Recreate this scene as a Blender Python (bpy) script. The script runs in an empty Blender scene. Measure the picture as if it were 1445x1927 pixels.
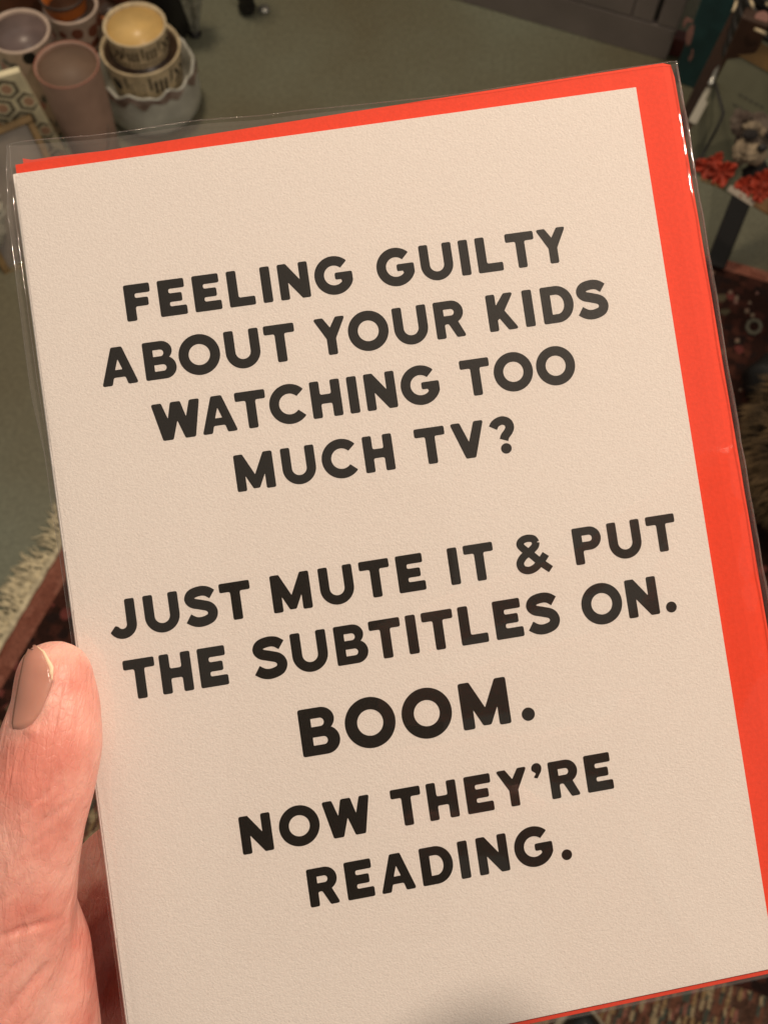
import bpy, bmesh, math, random
from mathutils import Vector, Matrix, noise
from mathutils.geometry import tessellate_polygon
from mathutils.bvhtree import BVHTree
random.seed(7)
PI = math.pi
S = bpy.context.scene
COL = S.collection

# ------------------------------------------------------------------ camera
F, CX, CY, CAMH = 1800.0, 722.5, 963.5, 1.45
_n = Vector((680 - CX, -(1720 - CY), -F)).normalized()        # straight down, seen from the camera
_up = -_n
_fw = Vector((0, 0, -1)); _y = (_fw - _fw.dot(_up) * _up).normalized(); _x = _y.cross(_up)
RW = Matrix((_x, _y, _up))
CAM = Vector((0, 0, CAMH))
cam_d = bpy.data.cameras.new('camera'); cam = bpy.data.objects.new('camera', cam_d); COL.objects.link(cam)
cam.matrix_world = Matrix.Translation(CAM) @ RW.to_4x4()
cam_d.sensor_fit = 'VERTICAL'; cam_d.sensor_height = 36.0; cam_d.sensor_width = 27.0
cam_d.lens = F / 1927 * 36
cam_d.clip_start = 0.01; cam_d.clip_end = 60
cam_d.dof.use_dof = True; cam_d.dof.focus_distance = 0.156; cam_d.dof.aperture_fstop = 42
S.camera = cam

# ------------------------------------------------------------------ world, lamps, exposure
W = bpy.data.worlds.new('World'); S.world = W; W.use_nodes = True
bg = W.node_tree.nodes['Background']
bg.inputs[0].default_value = (0.86, 0.78, 0.66, 1); bg.inputs[1].default_value = 0.30
def area(name, loc, target, size, power, col):
    d = bpy.data.lights.new(name, 'AREA'); d.shape = 'DISK'; d.size = size; d.energy = power; d.color = col
    o = bpy.data.objects.new(name, d); COL.objects.link(o); o.location = loc
    o.rotation_euler = (Vector(target) - Vector(loc)).to_track_quat('-Z', 'Y').to_euler()
    return o
LAMP = Vector((0.52, 0.27, 2.07))
area('pendant_lamp', LAMP, (0.0, 0.1, 1.3), 0.045, 9.9, (1.0, 0.80, 0.635))
area('background_fill', (-0.55, 1.75, 2.4), (-0.2, 1.3, 0.0), 0.35, 19, (1.0, 0.80, 0.58))  # added fill light, brightens the pots and floor behind the card
S.view_settings.view_transform = 'Standard'; S.view_settings.look = 'None'
S.view_settings.exposure = 0; S.view_settings.gamma = 1

# ------------------------------------------------------------------ helpers
def ray(px, py):
    return RW @ Vector((px - CX, -(py - CY), -F))
def at(px, py, z=0.0):
    r = ray(px, py); return CAM + r * ((z - CAMH) / r.z)
def depth(P):
    return -((RW.transposed() @ (Vector(P) - CAM)).z)

def mat(name, col, rough=0.6, var=0.0, scale=30, bump=0.0, bscale=200, spec=0.5, sss=0, metal=0, coat=0, col2=None):
    m = bpy.data.materials.new(name); m.use_nodes = True
    nt = m.node_tree; p = nt.nodes['Principled BSDF']
    p.inputs['Roughness'].default_value = rough
    p.inputs['Metallic'].default_value = metal
    p.inputs['Specular IOR Level'].default_value = spec
    p.inputs['Coat Weight'].default_value = coat
    if coat: p.inputs['Coat Roughness'].default_value = 0.1
    c = (*col, 1)
    p.inputs['Base Color'].default_value = c
    tc = nt.nodes.new('ShaderNodeTexCoord')
    if var or col2:
        n = nt.nodes.new('ShaderNodeTexNoise'); n.inputs['Scale'].default_value = scale; n.inputs['Detail'].default_value = 6
        nt.links.new(tc.outputs['Object'], n.inputs['Vector'])
        r = nt.nodes.new('ShaderNodeValToRGB')
        a = col2 if col2 else tuple(x * (1 - var) for x in col)
        r.color_ramp.elements[0].color = (*a, 1); r.color_ramp.elements[0].position = .35
        b = col if col2 else tuple(min(1, x * (1 + var * .5)) for x in col)
        r.color_ramp.elements[1].color = (*b, 1); r.color_ramp.elements[1].position = .65
        nt.links.new(n.outputs['Fac'], r.inputs['Fac']); nt.links.new(r.outputs['Color'], p.inputs['Base Color'])
    if bump:
        n = nt.nodes.new('ShaderNodeTexNoise'); n.inputs['Scale'].default_value = bscale; n.inputs['Detail'].default_value = 5
        nt.links.new(tc.outputs['Object'], n.inputs['Vector'])
        b = nt.nodes.new('ShaderNodeBump'); b.inputs['Strength'].default_value = 1; b.inputs['Distance'].default_value = bump
        nt.links.new(n.outputs['Fac'], b.inputs['Height']); nt.links.new(b.outputs['Normal'], p.inputs['Normal'])
    if sss:
        p.inputs['Subsurface Weight'].default_value = sss
        p.inputs['Subsurface Radius'].default_value = (1, .35, .2)
        p.inputs['Subsurface Scale'].default_value = 0.004
    return m

def mesh_obj(name, verts, faces, m, parent=None, smooth=False):
    me = bpy.data.meshes.new(name); me.from_pydata([tuple(v) for v in verts], [], faces); me.update()
    me.materials.append(m)
    if smooth:
        for p in me.polygons: p.use_smooth = True
    o = bpy.data.objects.new(name, me); COL.objects.link(o)
    if parent: o.parent = parent; o.matrix_parent_inverse = parent.matrix_world.inverted()
    return o
def bm_obj(name, bm, m, parent=None, smooth=False):
    bmesh.ops.recalc_face_normals(bm, faces=bm.faces)
    me = bpy.data.meshes.new(name); bm.to_mesh(me); bm.free(); me.materials.append(m)
    if smooth:
        for p in me.polygons: p.use_smooth = True
    o = bpy.data.objects.new(name, me); COL.objects.link(o)
    if parent: o.parent = parent; o.matrix_parent_inverse = parent.matrix_world.inverted()
    return o
def thing(name, loc, label, cat, group=None):
    o = bpy.data.objects.new(name, None); COL.objects.link(o); o.empty_display_size = .02
    o.location = loc; o.matrix_world = Matrix.Translation(loc)
    return tag(o, label, cat, group)
def tag(o, label=None, cat=None, group=None, kind=None):
    if label: o['label'] = label
    if cat: o['category'] = cat
    if group: o['group'] = group
    if kind: o['kind'] = kind
    return o
def box_bm(c, size, rot=None, bev=0.0, bm=None):
    bm = bm or bmesh.new()
    M = Matrix.Translation(c) @ (rot.to_4x4() if rot else Matrix()) @ Matrix.Diagonal((*size, 1))
    r = bmesh.ops.create_cube(bm, size=1, matrix=M)
    if bev:
        es = list({e for v in r['verts'] for e in v.link_edges})
        bmesh.ops.bevel(bm, geom=es, offset=bev, segments=2, affect='EDGES', profile=.5)
    return bm
def tube(path, rad, seg=8, bm=None, caps=True):
    """path: points, rad: float or list"""
    bm = bm or bmesh.new(); rings = []
    n = len(path); path = [Vector(p) for p in path]
    prev = None
    for i, p in enumerate(path):
        t = (path[min(i + 1, n - 1)] - path[max(i - 1, 0)]).normalized()
        a = prev if prev else (Vector((0, 0, 1)) if abs(t.z) < .9 else Vector((1, 0, 0)))
        u = (a - a.dot(t) * t).normalized(); w = t.cross(u); prev = u
        r = rad[i] if isinstance(rad, (list, tuple)) else rad
        rings.append([bm.verts.new(p + (u * math.cos(2 * PI * k / seg) + w * math.sin(2 * PI * k / seg)) * r) for k in range(seg)])
    for i in range(n - 1):
        for k in range(seg):
            bm.faces.new((rings[i][k], rings[i][(k + 1) % seg], rings[i + 1][(k + 1) % seg], rings[i + 1][k]))
    if caps:
        bm.faces.new(rings[0][::-1]); bm.faces.new(rings[-1])
    return bm
def rounded(pts, r):
    """round the sharp corners of a closed 2D outline; a point may carry its own radius"""
    out = []; n = len(pts)
    for i in range(n):
        p = pts[i]; q = Vector(p[:2]); rr = p[2] if len(p) > 2 else r
        a = Vector(pts[i - 1][:2]); b = Vector(pts[(i + 1) % n][:2])
        d1 = a - q; d2 = b - q
        if d1.length < 1e-9 or d2.length < 1e-9: continue
        ang = d1.angle(d2)
        if rr <= 0 or ang < .02 or ang > math.radians(155): out.append(q); continue
        k = min(rr / math.tan(ang / 2), d1.length * .48, d2.length * .48)
        p1 = q + d1.normalized() * k; p2 = q + d2.normalized() * k
        for j in range(5):
            t = j / 4; out.append(p1 * (1 - t) ** 2 + q * 2 * t * (1 - t) + p2 * t * t)
    return out
def arc(cx, cy, r, a0, a1, n=20, ry=None):
    ry = ry or r
    return [(cx + r * math.cos(math.radians(a0 + (a1 - a0) * i / n)), cy + ry * math.sin(math.radians(a0 + (a1 - a0) * i / n)), 0) for i in range(n + 1)]
def spline(pts, n=8):
    out = []; P = [Vector(p) for p in pts]; m = len(P)
    for i in range(m - 1):
        p0 = P[max(i - 1, 0)]; p1 = P[i]; p2 = P[i + 1]; p3 = P[min(i + 2, m - 1)]
        for j in range(n):
            t = j / n
            out.append(.5 * ((2 * p1) + (p2 - p0) * t + (2 * p0 - 5 * p1 + 4 * p2 - p3) * t * t + (3 * p1 - p0 - 3 * p2 + p3) * t ** 3))
    out.append(P[-1]); return out
def stroke(pts, w, n=8, r=.04):
    c = spline(pts, n); L = []; R = []
    for i, p in enumerate(c):
        t = (c[min(i + 1, len(c) - 1)] - c[max(i - 1, 0)]).normalized(); nn = Vector((-t.y, t.x))
        L.append((*(p + nn * w / 2), r if i in (0, len(c) - 1) else 0)); R.append((*(p - nn * w / 2), r if i in (0, len(c) - 1) else 0))
    return L + R[::-1]

# ------------------------------------------------------------------ the card plane (millimetres on the card, x right, y down)
CR = ((0.9861925, 0.15124247, -0.06745423), (-0.14841011, 0.98789153, 0.04521911), (0.07347651, -0.03458385, 0.99669713))
CT = (-60.98366822, -56.25068206, 155.99798209)
def solve8(src, dst):
    import numpy as np
    A = []; b = []
    for (x, y), (u, v) in zip(src, dst):
        A.append([x, y, 1, 0, 0, 0, -u * x, -u * y]); b.append(u)
        A.append([0, 0, 0, x, y, 1, -v * x, -v * y]); b.append(v)
    h = np.linalg.solve(np.array(A, float), np.array(b, float))
    return Matrix(((h[0], h[1], h[2]), (h[3], h[4], h[5]), (h[6], h[7], 1)))
CW, CH = 105.0, 150.0
CORN_PX = [(29, 327), (1196, 164), (1459, 1821), (262, 2072)]
HM = solve8([(0, 0), (CW, 0), (CW, CH), (0, CH)], CORN_PX); HI = HM.inverted()
def to_px(x, y):
    q = HM @ Vector((x, y, 1)); return q.x / q.z, q.y / q.z
def to_mm(px, py):
    q = HI @ Vector((px, py, 1)); return q.x / q.z, q.y / q.z
CVM = Matrix(((1, 0, 0), (0, -1, 0), (0, 0, -1)))
CN = (RW @ (CVM @ Vector((CR[0][2], CR[1][2], CR[2][2])))) * -1      # towards the camera
CP0 = CAM + RW @ (CVM @ Vector(CT)) * .001
def on_plane(px, py, h=0.0):
    r = ray(px, py); P0 = CP0 + CN * (h * .001)
    return CAM + r * ((P0 - CAM).dot(CN) / r.dot(CN))
def card(x, y, h=0.0):
    return on_plane(*to_px(x, y)) + CN * (h * .001)
CORG = card(CW / 2, CH / 2)

# ------------------------------------------------------------------ materials of the card
def paper_mat():
    m = mat('card_stock', (.80, .75, .70), rough=.85, spec=.2)
    nt = m.node_tree; p = nt.nodes['Principled BSDF']; tc = nt.nodes.new('ShaderNodeTexCoord')
    n1 = nt.nodes.new('ShaderNodeTexNoise'); n1.inputs['Scale'].default_value = 2700; n1.inputs['Detail'].default_value = 3; n1.inputs['Roughness'].default_value = .55
    n2 = nt.nodes.new('ShaderNodeTexNoise'); n2.inputs['Scale'].default_value = 4800; n2.inputs['Detail'].default_value = 2
    ad = nt.nodes.new('ShaderNodeMath'); ad.operation = 'MULTIPLY_ADD'; ad.inputs[1].default_value = .45
    b = nt.nodes.new('ShaderNodeBump'); b.inputs['Strength'].default_value = 1; b.inputs['Distance'].default_value = .000075
    for n in (n1, n2): nt.links.new(tc.outputs['Object'], n.inputs['Vector'])
    nt.links.new(n2.outputs['Fac'], ad.inputs[0]); nt.links.new(n1.outputs['Fac'], ad.inputs[2])
    nt.links.new(ad.outputs[0], b.inputs['Height']); nt.links.new(b.outputs['Normal'], p.inputs['Normal'])
    n3 = nt.nodes.new('ShaderNodeTexNoise'); n3.inputs['Scale'].default_value = 2300; n3.inputs['Detail'].default_value = 4
    r = nt.nodes.new('ShaderNodeValToRGB'); r.color_ramp.elements[0].color = (.785, .735, .70, 1); r.color_ramp.elements[1].color = (.835, .79, .755, 1)
    r.color_ramp.elements[0].position = .35; r.color_ramp.elements[1].position = .65
    nt.links.new(tc.outputs['Object'], n3.inputs['Vector']); nt.links.new(n3.outputs['Fac'], r.inputs['Fac']); nt.links.new(r.outputs['Color'], p.inputs['Base Color'])
    return m
M_paper = paper_mat()
M_ink = mat('black_ink', (.010, .008, .006), rough=.5, spec=.3, bump=.00002, bscale=1500)
M_red = mat('red_envelope_paper', (.84, .060, .022), rough=.7, spec=.25, var=.05, scale=1500, bump=.00004, bscale=1800)
def film_mat(name, base, haze):
    m = bpy.data.materials.new(name); m.use_nodes = True; nt = m.node_tree
    for n in list(nt.nodes): nt.nodes.remove(n)
    out = nt.nodes.new('ShaderNodeOutputMaterial'); tr = nt.nodes.new('ShaderNodeBsdfTransparent'); gl = nt.nodes.new('ShaderNodeBsdfGlossy')
    gl.inputs['Roughness'].default_value = .035; tr.inputs[0].default_value = (.975, .972, .965, 1)
    lw = nt.nodes.new('ShaderNodeLayerWeight'); lw.inputs[0].default_value = .5
    pw = nt.nodes.new('ShaderNodeMath'); pw.operation = 'POWER'; pw.inputs[1].default_value = 3.5
    ma = nt.nodes.new('ShaderNodeMath'); ma.operation = 'MULTIPLY_ADD'; ma.inputs[1].default_value = .75; ma.inputs[2].default_value = base; ma.use_clamp = True
    mx = nt.nodes.new('ShaderNodeMixShader'); df = nt.nodes.new('ShaderNodeBsdfDiffuse'); df.inputs[0].default_value = (.8, .72, .66, 1)
    mh = nt.nodes.new('ShaderNodeMixShader'); mh.inputs[0].default_value = haze
    nt.links.new(lw.outputs['Facing'], pw.inputs[0]); nt.links.new(pw.outputs[0], ma.inputs[0]); nt.links.new(ma.outputs[0], mx.inputs[0])
    nt.links.new(tr.outputs[0], mh.inputs[1]); nt.links.new(df.outputs[0], mh.inputs[2])
    nt.links.new(mh.outputs[0], mx.inputs[1]); nt.links.new(gl.outputs[0], mx.inputs[2]); nt.links.new(mx.outputs[0], out.inputs[0])
    return m
M_film = film_mat('clear_film', .050, .005)
M_filmb = film_mat('clear_film_back', .04, .06)
M_seam = film_mat('film_seam', .12, .05)

def slab(name, outline_mm, h0, h1, m, parent, nx=1, bev=0.0, bow=None, warp=None):
    """flat sheet with real thickness between the heights h0 < h1"""
    bm = bmesh.new(); x0, y0, x1, y1 = outline_mm; N = 60; Mv = 60
    def V(i, j, h):
        x = x0 + (x1 - x0) * i / N; y = y0 + (y1 - y0) * j / Mv
        if warp: x, y = warp(x, y)
        return bm.verts.new(card(x, y, h + (bow(x, y) if bow else 0)))
    T = [[V(i, j, h1) for j in range(Mv + 1)] for i in range(N + 1)]
    B = [[V(i, j, h0) for j in range(Mv + 1)] for i in range(N + 1)]
    for i in range(N):
        for j in range(Mv):
            bm.faces.new((T[i][j], T[i][j + 1], T[i + 1][j + 1], T[i + 1][j]))
            bm.faces.new((B[i][j], B[i + 1][j], B[i + 1][j + 1], B[i][j + 1]))
    for i in range(N):
        for j in (0, Mv): bm.faces.new((T[i][j], T[i + 1][j], B[i + 1][j], B[i][j]))
    for j in range(Mv):
        for i in (0, N): bm.faces.new((T[i][j], T[i][j + 1], B[i][j + 1], B[i][j]))
    return bm_obj(name, bm, m, parent)

CARD = thing('greeting_card', CORG, 'off-white greeting card printed with bold black capitals, in a clear sleeve', 'greeting card')
slab('front_panel', (0, 0, CW, CH), -.38, 0.0, M_paper, CARD)
slab('back_panel', (.15, .1, CW - .1, CH - .1), -.95, -.55, M_paper, CARD)
bm = tube([card(-.12, CH * i / 20, -.47) for i in range(21)], .00040, 8)
bm_obj('folded_spine', bm, M_paper, CARD, True)

# ------------------------------------------------------------------ lettering
s, a = .27, .255
def rect(x0, y0, x1, y1): return [(x0, y0), (x1, y0), (x1, y1), (x0, y1)]
def ring(cx, cy, R, r): return [arc(cx, cy, R, 0, 354, 59), arc(cx, cy, r, 0, 351, 39)]
G = {}
G['I'] = (.27, [[rect(0, 0, .265, 1)]])
G['E'] = (.73, [[[(0, 0), (.73, 0), (.73, .26), (.28, .26), (.28, .38), (.63, .38), (.63, .62), (.28, .62), (.28, .745), (.72, .745), (.72, 1), (0, 1)]]])
G['F'] = (.70, [[[(0, 0), (.27, 0), (.27, .385), (.63, .385), (.63, .62), (.28, .62), (.28, .745), (.70, .745), (.70, 1), (0, 1)]]])
G['L'] = (.71, [[[(0, 0), (.71, 0), (.71, .245), (.265, .245), (.265, 1), (0, 1)]]])
G['T'] = (.81, [[[(.28, 0), (.535, 0), (.535, .755), (.81, .755), (.81, 1), (0, 1), (0, .755), (.28, .755)]]])
G['H'] = (.81, [[[(0, 0), (.255, 0), (.255, .375), (.555, .375), (.555, 0), (.81, 0), (.81, 1), (.555, 1), (.555, .625), (.255, .625), (.255, 1), (0, 1)]]])
G['N'] = (.83, [[[(0, 0), (.25, 0), (.25, .475, .01), (.60, 0), (.83, 0), (.83, 1), (.58, 1), (.58, .52, .01), (.235, 1), (0, 1)]]])
G['M'] = (1.04, [[[(0, 0), (.255, 0), (.255, .41, .01), (.435, .04), (.605, .04), (.785, .41, .01), (.785, 0), (1.04, 0), (1.04, 1), (.80, 1), (.52, .42, .01), (.24, 1), (0, 1)]]])
G['W'] = (1.28, [[[(0, 1), (.27, 1), (.40, .57, .01), (.51, 1), (.77, 1), (.88, .57, .01), (1.01, 1), (1.28, 1), (1.07, 0), (.80, 0), (.64, .49, .01), (.48, 0), (.21, 0)]]])
G['V'] = (.90, [[[(0, 1), (.26, 1), (.45, .45, .01), (.64, 1), (.90, 1), (.58, 0), (.32, 0)]]])
G['A'] = (.94, [[[(0, 0), (.265, 0), (.32, .20), (.62, .20), (.675, 0), (.94, 0), (.61, 1), (.33, 1)], [(.375, .40, .015), (.565, .40, .015), (.47, .68, .012)]]])
G['Y'] = (.86, [[[(.305, 0), (.555, 0), (.555, .43), (.86, 1), (.60, 1), (.43, .73, .01), (.26, 1), (0, 1), (.305, .43)]]])
G['K'] = (.80, [[[(0, 0), (.25, 0), (.25, .29, .01), (.31, .33, .01), (.52, 0), (.80, 0), (.465, .53, .01), (.76, 1), (.49, 1), (.25, .69, .01), (.25, 1), (0, 1)]]])
G['O'] = (1.08, [ring(.54, .5, .54, .278)])
def bowl(x, y0, y1, xr):
    r = (y1 - y0) / 2; return [(x, y0)] + arc(xr - r, y0 + r, r, -90, 90, 16) + [(x, y1)]
G['D'] = (.87, [[[(0, 0)] + [(x, y, 0) for x, y, _ in arc(.40, .5, .47, -90, 90, 24, .5)] + [(0, 1)],
                 [(.26, .235, .015)] + [(x, y, 0) for x, y, _ in arc(.40, .5, .21, -90, 90, 18, .265)] + [(.26, .765, .015)]]])
G['P'] = (.78, [[[(0, 0), (.25, 0), (.25, .365)] + arc(.46, .6825, .32, -90, 90, 20, .3175) + [(0, 1)],
                 [(.255, .60, .012)] + arc(.445, .6875, .088, -90, 90, 12) + [(.255, .775, .012)]]])
G['R'] = (.79, [[[(0, 0), (.25, 0), (.25, .375), (.36, .375), (.545, 0), (.80, 0), (.62, .415, .01)] + arc(.465, .69, .32, -48, 90, 18, .31) + [(0, 1)],
                 [(.255, .60, .012)] + arc(.45, .6875, .088, -90, 90, 12) + [(.255, .775, .012)]]])
G['B'] = (.82, [[[(0, 0)] + arc(.52, .295, .30, -90, 62, 20, .295) + arc(.46, .74, .29, -46, 90, 16, .26) + [(0, 1)],
                 [(.25, .21, .012)] + arc(.475, .295, .085, -90, 90, 12) + [(.25, .38, .012)],
                 [(.25, .60, .012)] + arc(.44, .688, .088, -90, 90, 12) + [(.25, .776, .012)]]])
G['U'] = (.91, [[[(.255, 1), (0, 1)] + arc(.455, .425, .455, 180, 360, 32) + [(.91, 1), (.655, 1)] + arc(.455, .42, .20, 0, -180, 22)]])
def cc(a0): return [(x, y, 0) for x, y, _ in arc(.54, .5, .54, a0, 360 - a0, 48)]
C_ = arc(.54, .5, .54, 41, 319, 48); Ci = arc(.54, .5, .28, 319, 41, 34)
C_[0] = (*C_[0][:2], .04); C_[-1] = (*C_[-1][:2], .04); Ci[0] = (*Ci[0][:2], .03); Ci[-1] = (*Ci[-1][:2], .03)
G['C'] = (.96, [[C_ + Ci]])
Go = arc(.54, .5, .54, 44, 338, 46); Gi = arc(.54, .5, .275, 318, 44, 30)
Go[0] = (*Go[0][:2], .04); Gi[-1] = (*Gi[-1][:2], .03); Gi[0] = (*Gi[0][:2], .04)
G['G'] = (1.045, [[Go + [(1.045, .32), (1.045, .57), (.56, .57), (.56, .375), (.72, .375, .03)] + Gi]])
J_ = arc(.385, .345, .375, 0, -152, 26); Ji = arc(.385, .345, .115, -165, 0, 16)
G['J'] = (.76, [[[(.505, 1), (.76, 1)] + J_[:-1] + [(*J_[-1][:2], .04), (.20, .335, .04)] + Ji[1:]]])
G['S'] = (.84, [[stroke([(.745, .775), (.60, .875), (.42, .90), (.215, .85), (.14, .725), (.22, .61), (.42, .54), (.63, .455), (.71, .31), (.64, .16), (.42, .09), (.23, .115), (.065, .22)], .26)]])
G['?'] = (.65, [[stroke([(.065, .73), (.15, .845), (.32, .905), (.47, .84), (.515, .70), (.46, .58), (.36, .47), (.31, .365)], .235)], [arc(.34, .125, .143, 0, 354, 30)]])
G['.'] = (.285, [[arc(.1425, .125, .1425, 0, 354, 30)]])
G["'"] = (.28, [[arc(.14, .90, .14, 200, -10, 20) + [(.255, .80, .02), (.13, .625, .02), (.035, .665, .02), (.11, .765, .01)]]])
G['&'] = (1.0, [[stroke([(.94, .01), (.68, .25), (.47, .48), (.27, .68), (.205, .80), (.27, .895), (.42, .935), (.58, .895), (.64, .785)], .20, r=.02)],
                [stroke([(.64, .80), (.60, .69), (.45, .575), (.24, .445), (.135, .29), (.18, .135), (.34, .07), (.53, .12), (.72, .28), (.86, .44)], .205, r=.03)]])
SB = {c: (.11, .11) for c in 'IEFLHNMBDPRKU'}
SB.update({'O': (.055, .055), 'C': (.055, .08), 'G': (.055, .09), 'S': (.04, .05), 'T': (.05, .05), 'A': (.05, .06), 'Y': (.04, .05), 'W': (.03, .03), 'V': (.06, .06),
           'R': (.11, .09), 'K': (.11, .07), 'P': (.11, .06), 'J': (.03, .11), 'B': (.11, .05), 'D': (.11, .05), '.': (.10, .1), '?': (.08, .1), "'": (.07, .06), '&': (.05, .05)})
KERN = {'AT': -.07, 'WA': -.08, 'AB': .05, 'YO': -.06, 'TV': .02, 'KI': .0, 'FE': .0}
LINES = [  # baseline through two pixels, cap height measured at a pixel on top of the line; words with their left and right extremes
 ((240.5, 605.8), (1043.4, 495.4), (231.5, 537.8), [('FEELING', (231.5, 537.8), (665, 529.5)), ('GUILTY', (707.7, 500.8), (1062, 424.5))]),
 ((193.7, 729), (1025.5, 610.8), (912, 556.5), [('ABOUT', (193.7, 728.2), (553, 616)), ('YOUR', (587.7, 601.5), (877.9, 630.3)), ('KIDS', (912, 556.5), (1145.3, 580))]),
 ((313, 829.3), (899.5, 744), (285, 762), [('WATCHING', (283.6, 760.9), (827.5, 731)), ('TOO', (862.4, 678.9), (1082, 687.9))]),
 ((456.4, 925.2), (816, 872.4), (439, 857.5), [('MUCH', (438.4, 856.3), (744.8, 880.4)), ('TV?', (777.2, 808.4), (967.2, 795.8))]),
 ((447.4, 1165.8), (1249, 1037.8), (507, 1084.5), [('JUST', (204, 1184.5), (468.8, 1095.3)), ('MUTE', (506.4, 1083.7), (802.3, 1104.6)), ('IT', (839.6, 1032.3), (925.9, 1026.3)), ('&', (969.7, 1064.4), (1040.3, 1069.2)), ('PUT', (1074, 996.2), (1267, 972))]),
 ((268.4, 1314), (1190.4, 1163.2), (231.2, 1244), [('THE', (231.2, 1250.4), (431.2, 1279.5)), ('SUBTITLES', (474.6, 1225.2), (1054, 1170.8)), ('ON.', (1093.3, 1138.7), (1272.7, 1141.9))]),
 ((573.4, 1425.4), (880.5, 1374), (559, 1337), [('BOOM.', (558.7, 1335.7), (1005.8, 1341.4))]),
 ((466.3, 1607.6), (1114.3, 1490.9), (448.5, 1538), [('NOW', (447.9, 1535.2), (693.5, 1494.7)), ("THEY'RE", (733, 1490.5), (1154.8, 1478.9))]),
 ((595.1, 1706.4), (914.4, 1646), (576, 1637), [('READING.', (575.2, 1636.1), (1075.9, 1607.7))]),
]
def word_mesh(word, x0, x1, base, cap):
    """letters laid out between x0 and x1 (mm); base(x) gives the baseline"""
    pos = []; x = 0
    for i, ch in enumerate(word):
        if i:
            x += SB[word[i - 1]][1] + SB[ch][0] + KERN.get(word[i - 1] + ch, 0)
        pos.append(x); x += G[ch][0]
    nat = x * cap; extra = 0; k = 1.0
    if len(word) > 1: extra = (x1 - x0 - nat) / (len(word) - 1)
    if abs(extra) > .3 * cap * .27 or len(word) == 1:                # share the rest between widths and gaps
        k = ((x1 - x0) / nat) ** (.6 if len(word) > 1 else 1); extra = (x1 - x0 - nat * k) / max(1, len(word) - 1)
    V = []; Fc = []; vid = 0
    for i, ch in enumerate(word):
        ox = x0 + pos[i] * cap * k + extra * i
        for ci, contour in enumerate(G[ch][1]):
            loops = [rounded([((q[0]), q[1], *(q[2:])) for q in lp], .055 if li == 0 else .03) for li, lp in enumerate(contour)]
            loops = [[Vector((q.x, q.y, 0)) for q in lp] for lp in loops]
            clean = []
            for lp in loops:
                c = []
                for q in lp:
                    if not c or (q - c[-1]).length > 1e-4: c.append(q)
                if (c[0] - c[-1]).length < 1e-4: c.pop()
                clean.append(c)
            tris = tessellate_polygon(clean); flat = [q for lp in clean for q in lp]
            off = len(V); hh = .035 + .012 * ci; nn = len(flat)
            for h in (hh, -.02):
                for q in flat:
                    xx = ox + q.x * cap * k; V.append(card(xx, base(xx) - q.y * cap, h))
            for t in tris: Fc.append(tuple(off + j for j in t))
            st = 0
            for lp in clean:
                n = len(lp)
                for j in range(n):
                    p = off + st + j; q = off + st + (j + 1) % n; Fc.append((p, q, q + nn, p + nn))
                st += n
    return V, Fc
for (b0, b1, top, words) in LINES:
    m0 = to_mm(*b0); m1 = to_mm(*b1); mt = to_mm(*top)
    sl = (m1[1] - m0[1]) / (m1[0] - m0[0])
    base = lambda x, m0=m0, sl=sl: m0[1] + sl * (x - m0[0])
    cap = base(mt[0]) - mt[1]
    print('line', words[0][0], 'slope', round(sl, 4), 'cap', round(cap, 2))
    for w, l, r in words:
        V, Fc = word_mesh(w, to_mm(*l)[0], to_mm(*r)[0], base, cap)
        bm = bmesh.new(); vs = [bm.verts.new(v) for v in V]
        for f_ in Fc:
            try: bm.faces.new([vs[j] for j in f_])
            except ValueError: pass
        o = bm_obj('printed_word', bm, M_ink, CARD)
        o['label'] = 'black printed word "%s"' % w

# ------------------------------------------------------------------ envelope and sleeve
EX1, EY0, EY1 = 112.7, -4.1, 151.3
ENV = thing('red_envelope', card(60, 75, -1.6), 'bright red paper envelope behind the white card, showing along its top and right edges', 'envelope')
def env_warp(x, y):
    t = (y - EY0) / (EY1 - EY0); k = max(0, 1 - x / EX1) * 2.1
    y = y + k * (1 - t)
    x = x + 1.5 * t * (x / EX1)
    R_ = 1.3; cx_, cy_ = EX1 - R_, EY0 + R_
    if x > cx_ and y < cy_:
        dx, dy = (x - cx_) / R_, (cy_ - y) / R_; n_ = math.hypot(dx, dy); mx = max(abs(dx), abs(dy), 1e-6)
        if n_ > 0: x = cx_ + dx / n_ * mx * R_; y = cy_ - dy / n_ * mx * R_
    return x, y
slab('envelope_back', (.4, EY0 + .3, EX1 - .3, EY1 - .2), -2.5, -2.2, M_red, ENV, warp=env_warp)
slab('envelope_front', (-.05, EY0, EX1, EY1), -1.45, -1.15, M_red, ENV, warp=env_warp, bow=lambda x, y: -.45 * max(0, (x - EX1 + 3.2) / 3.2) ** 2 + .05 * noise.noise(Vector((x * .3, y * .04, 1))))
# the folded edge at the right and a lifted flap corner at the top left
bm = tube([card(env_warp(EX1 - .2, EY0 + 3 + (EY1 - EY0 - 3) * i / 60)[0] - .75, EY0 + 3 + (EY1 - EY0 - 3) * i / 60, -2.15) for i in range(61)], .00050, 10)
bm_obj('folded_edge', bm, M_red, ENV, True)
bm = bmesh.new()
fl = [(.9, -3.55), (.9, -1.6), (18, -2.0), (14, -2.95), (6, -3.15), (2.4, -3.1)]
tp = [bm.verts.new(card(x, y, -2.6)) for x, y in fl]; bt = [bm.verts.new(card(x, y, -2.9)) for x, y in fl]
bm.faces.new(tp); bm.faces.new(bt[::-1])
for i in range(len(fl)): bm.faces.new((tp[i], tp[(i + 1) % len(fl)], bt[(i + 1) % len(fl)], bt[i]))
bm_obj('flap', bm, M_red, ENV)

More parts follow.
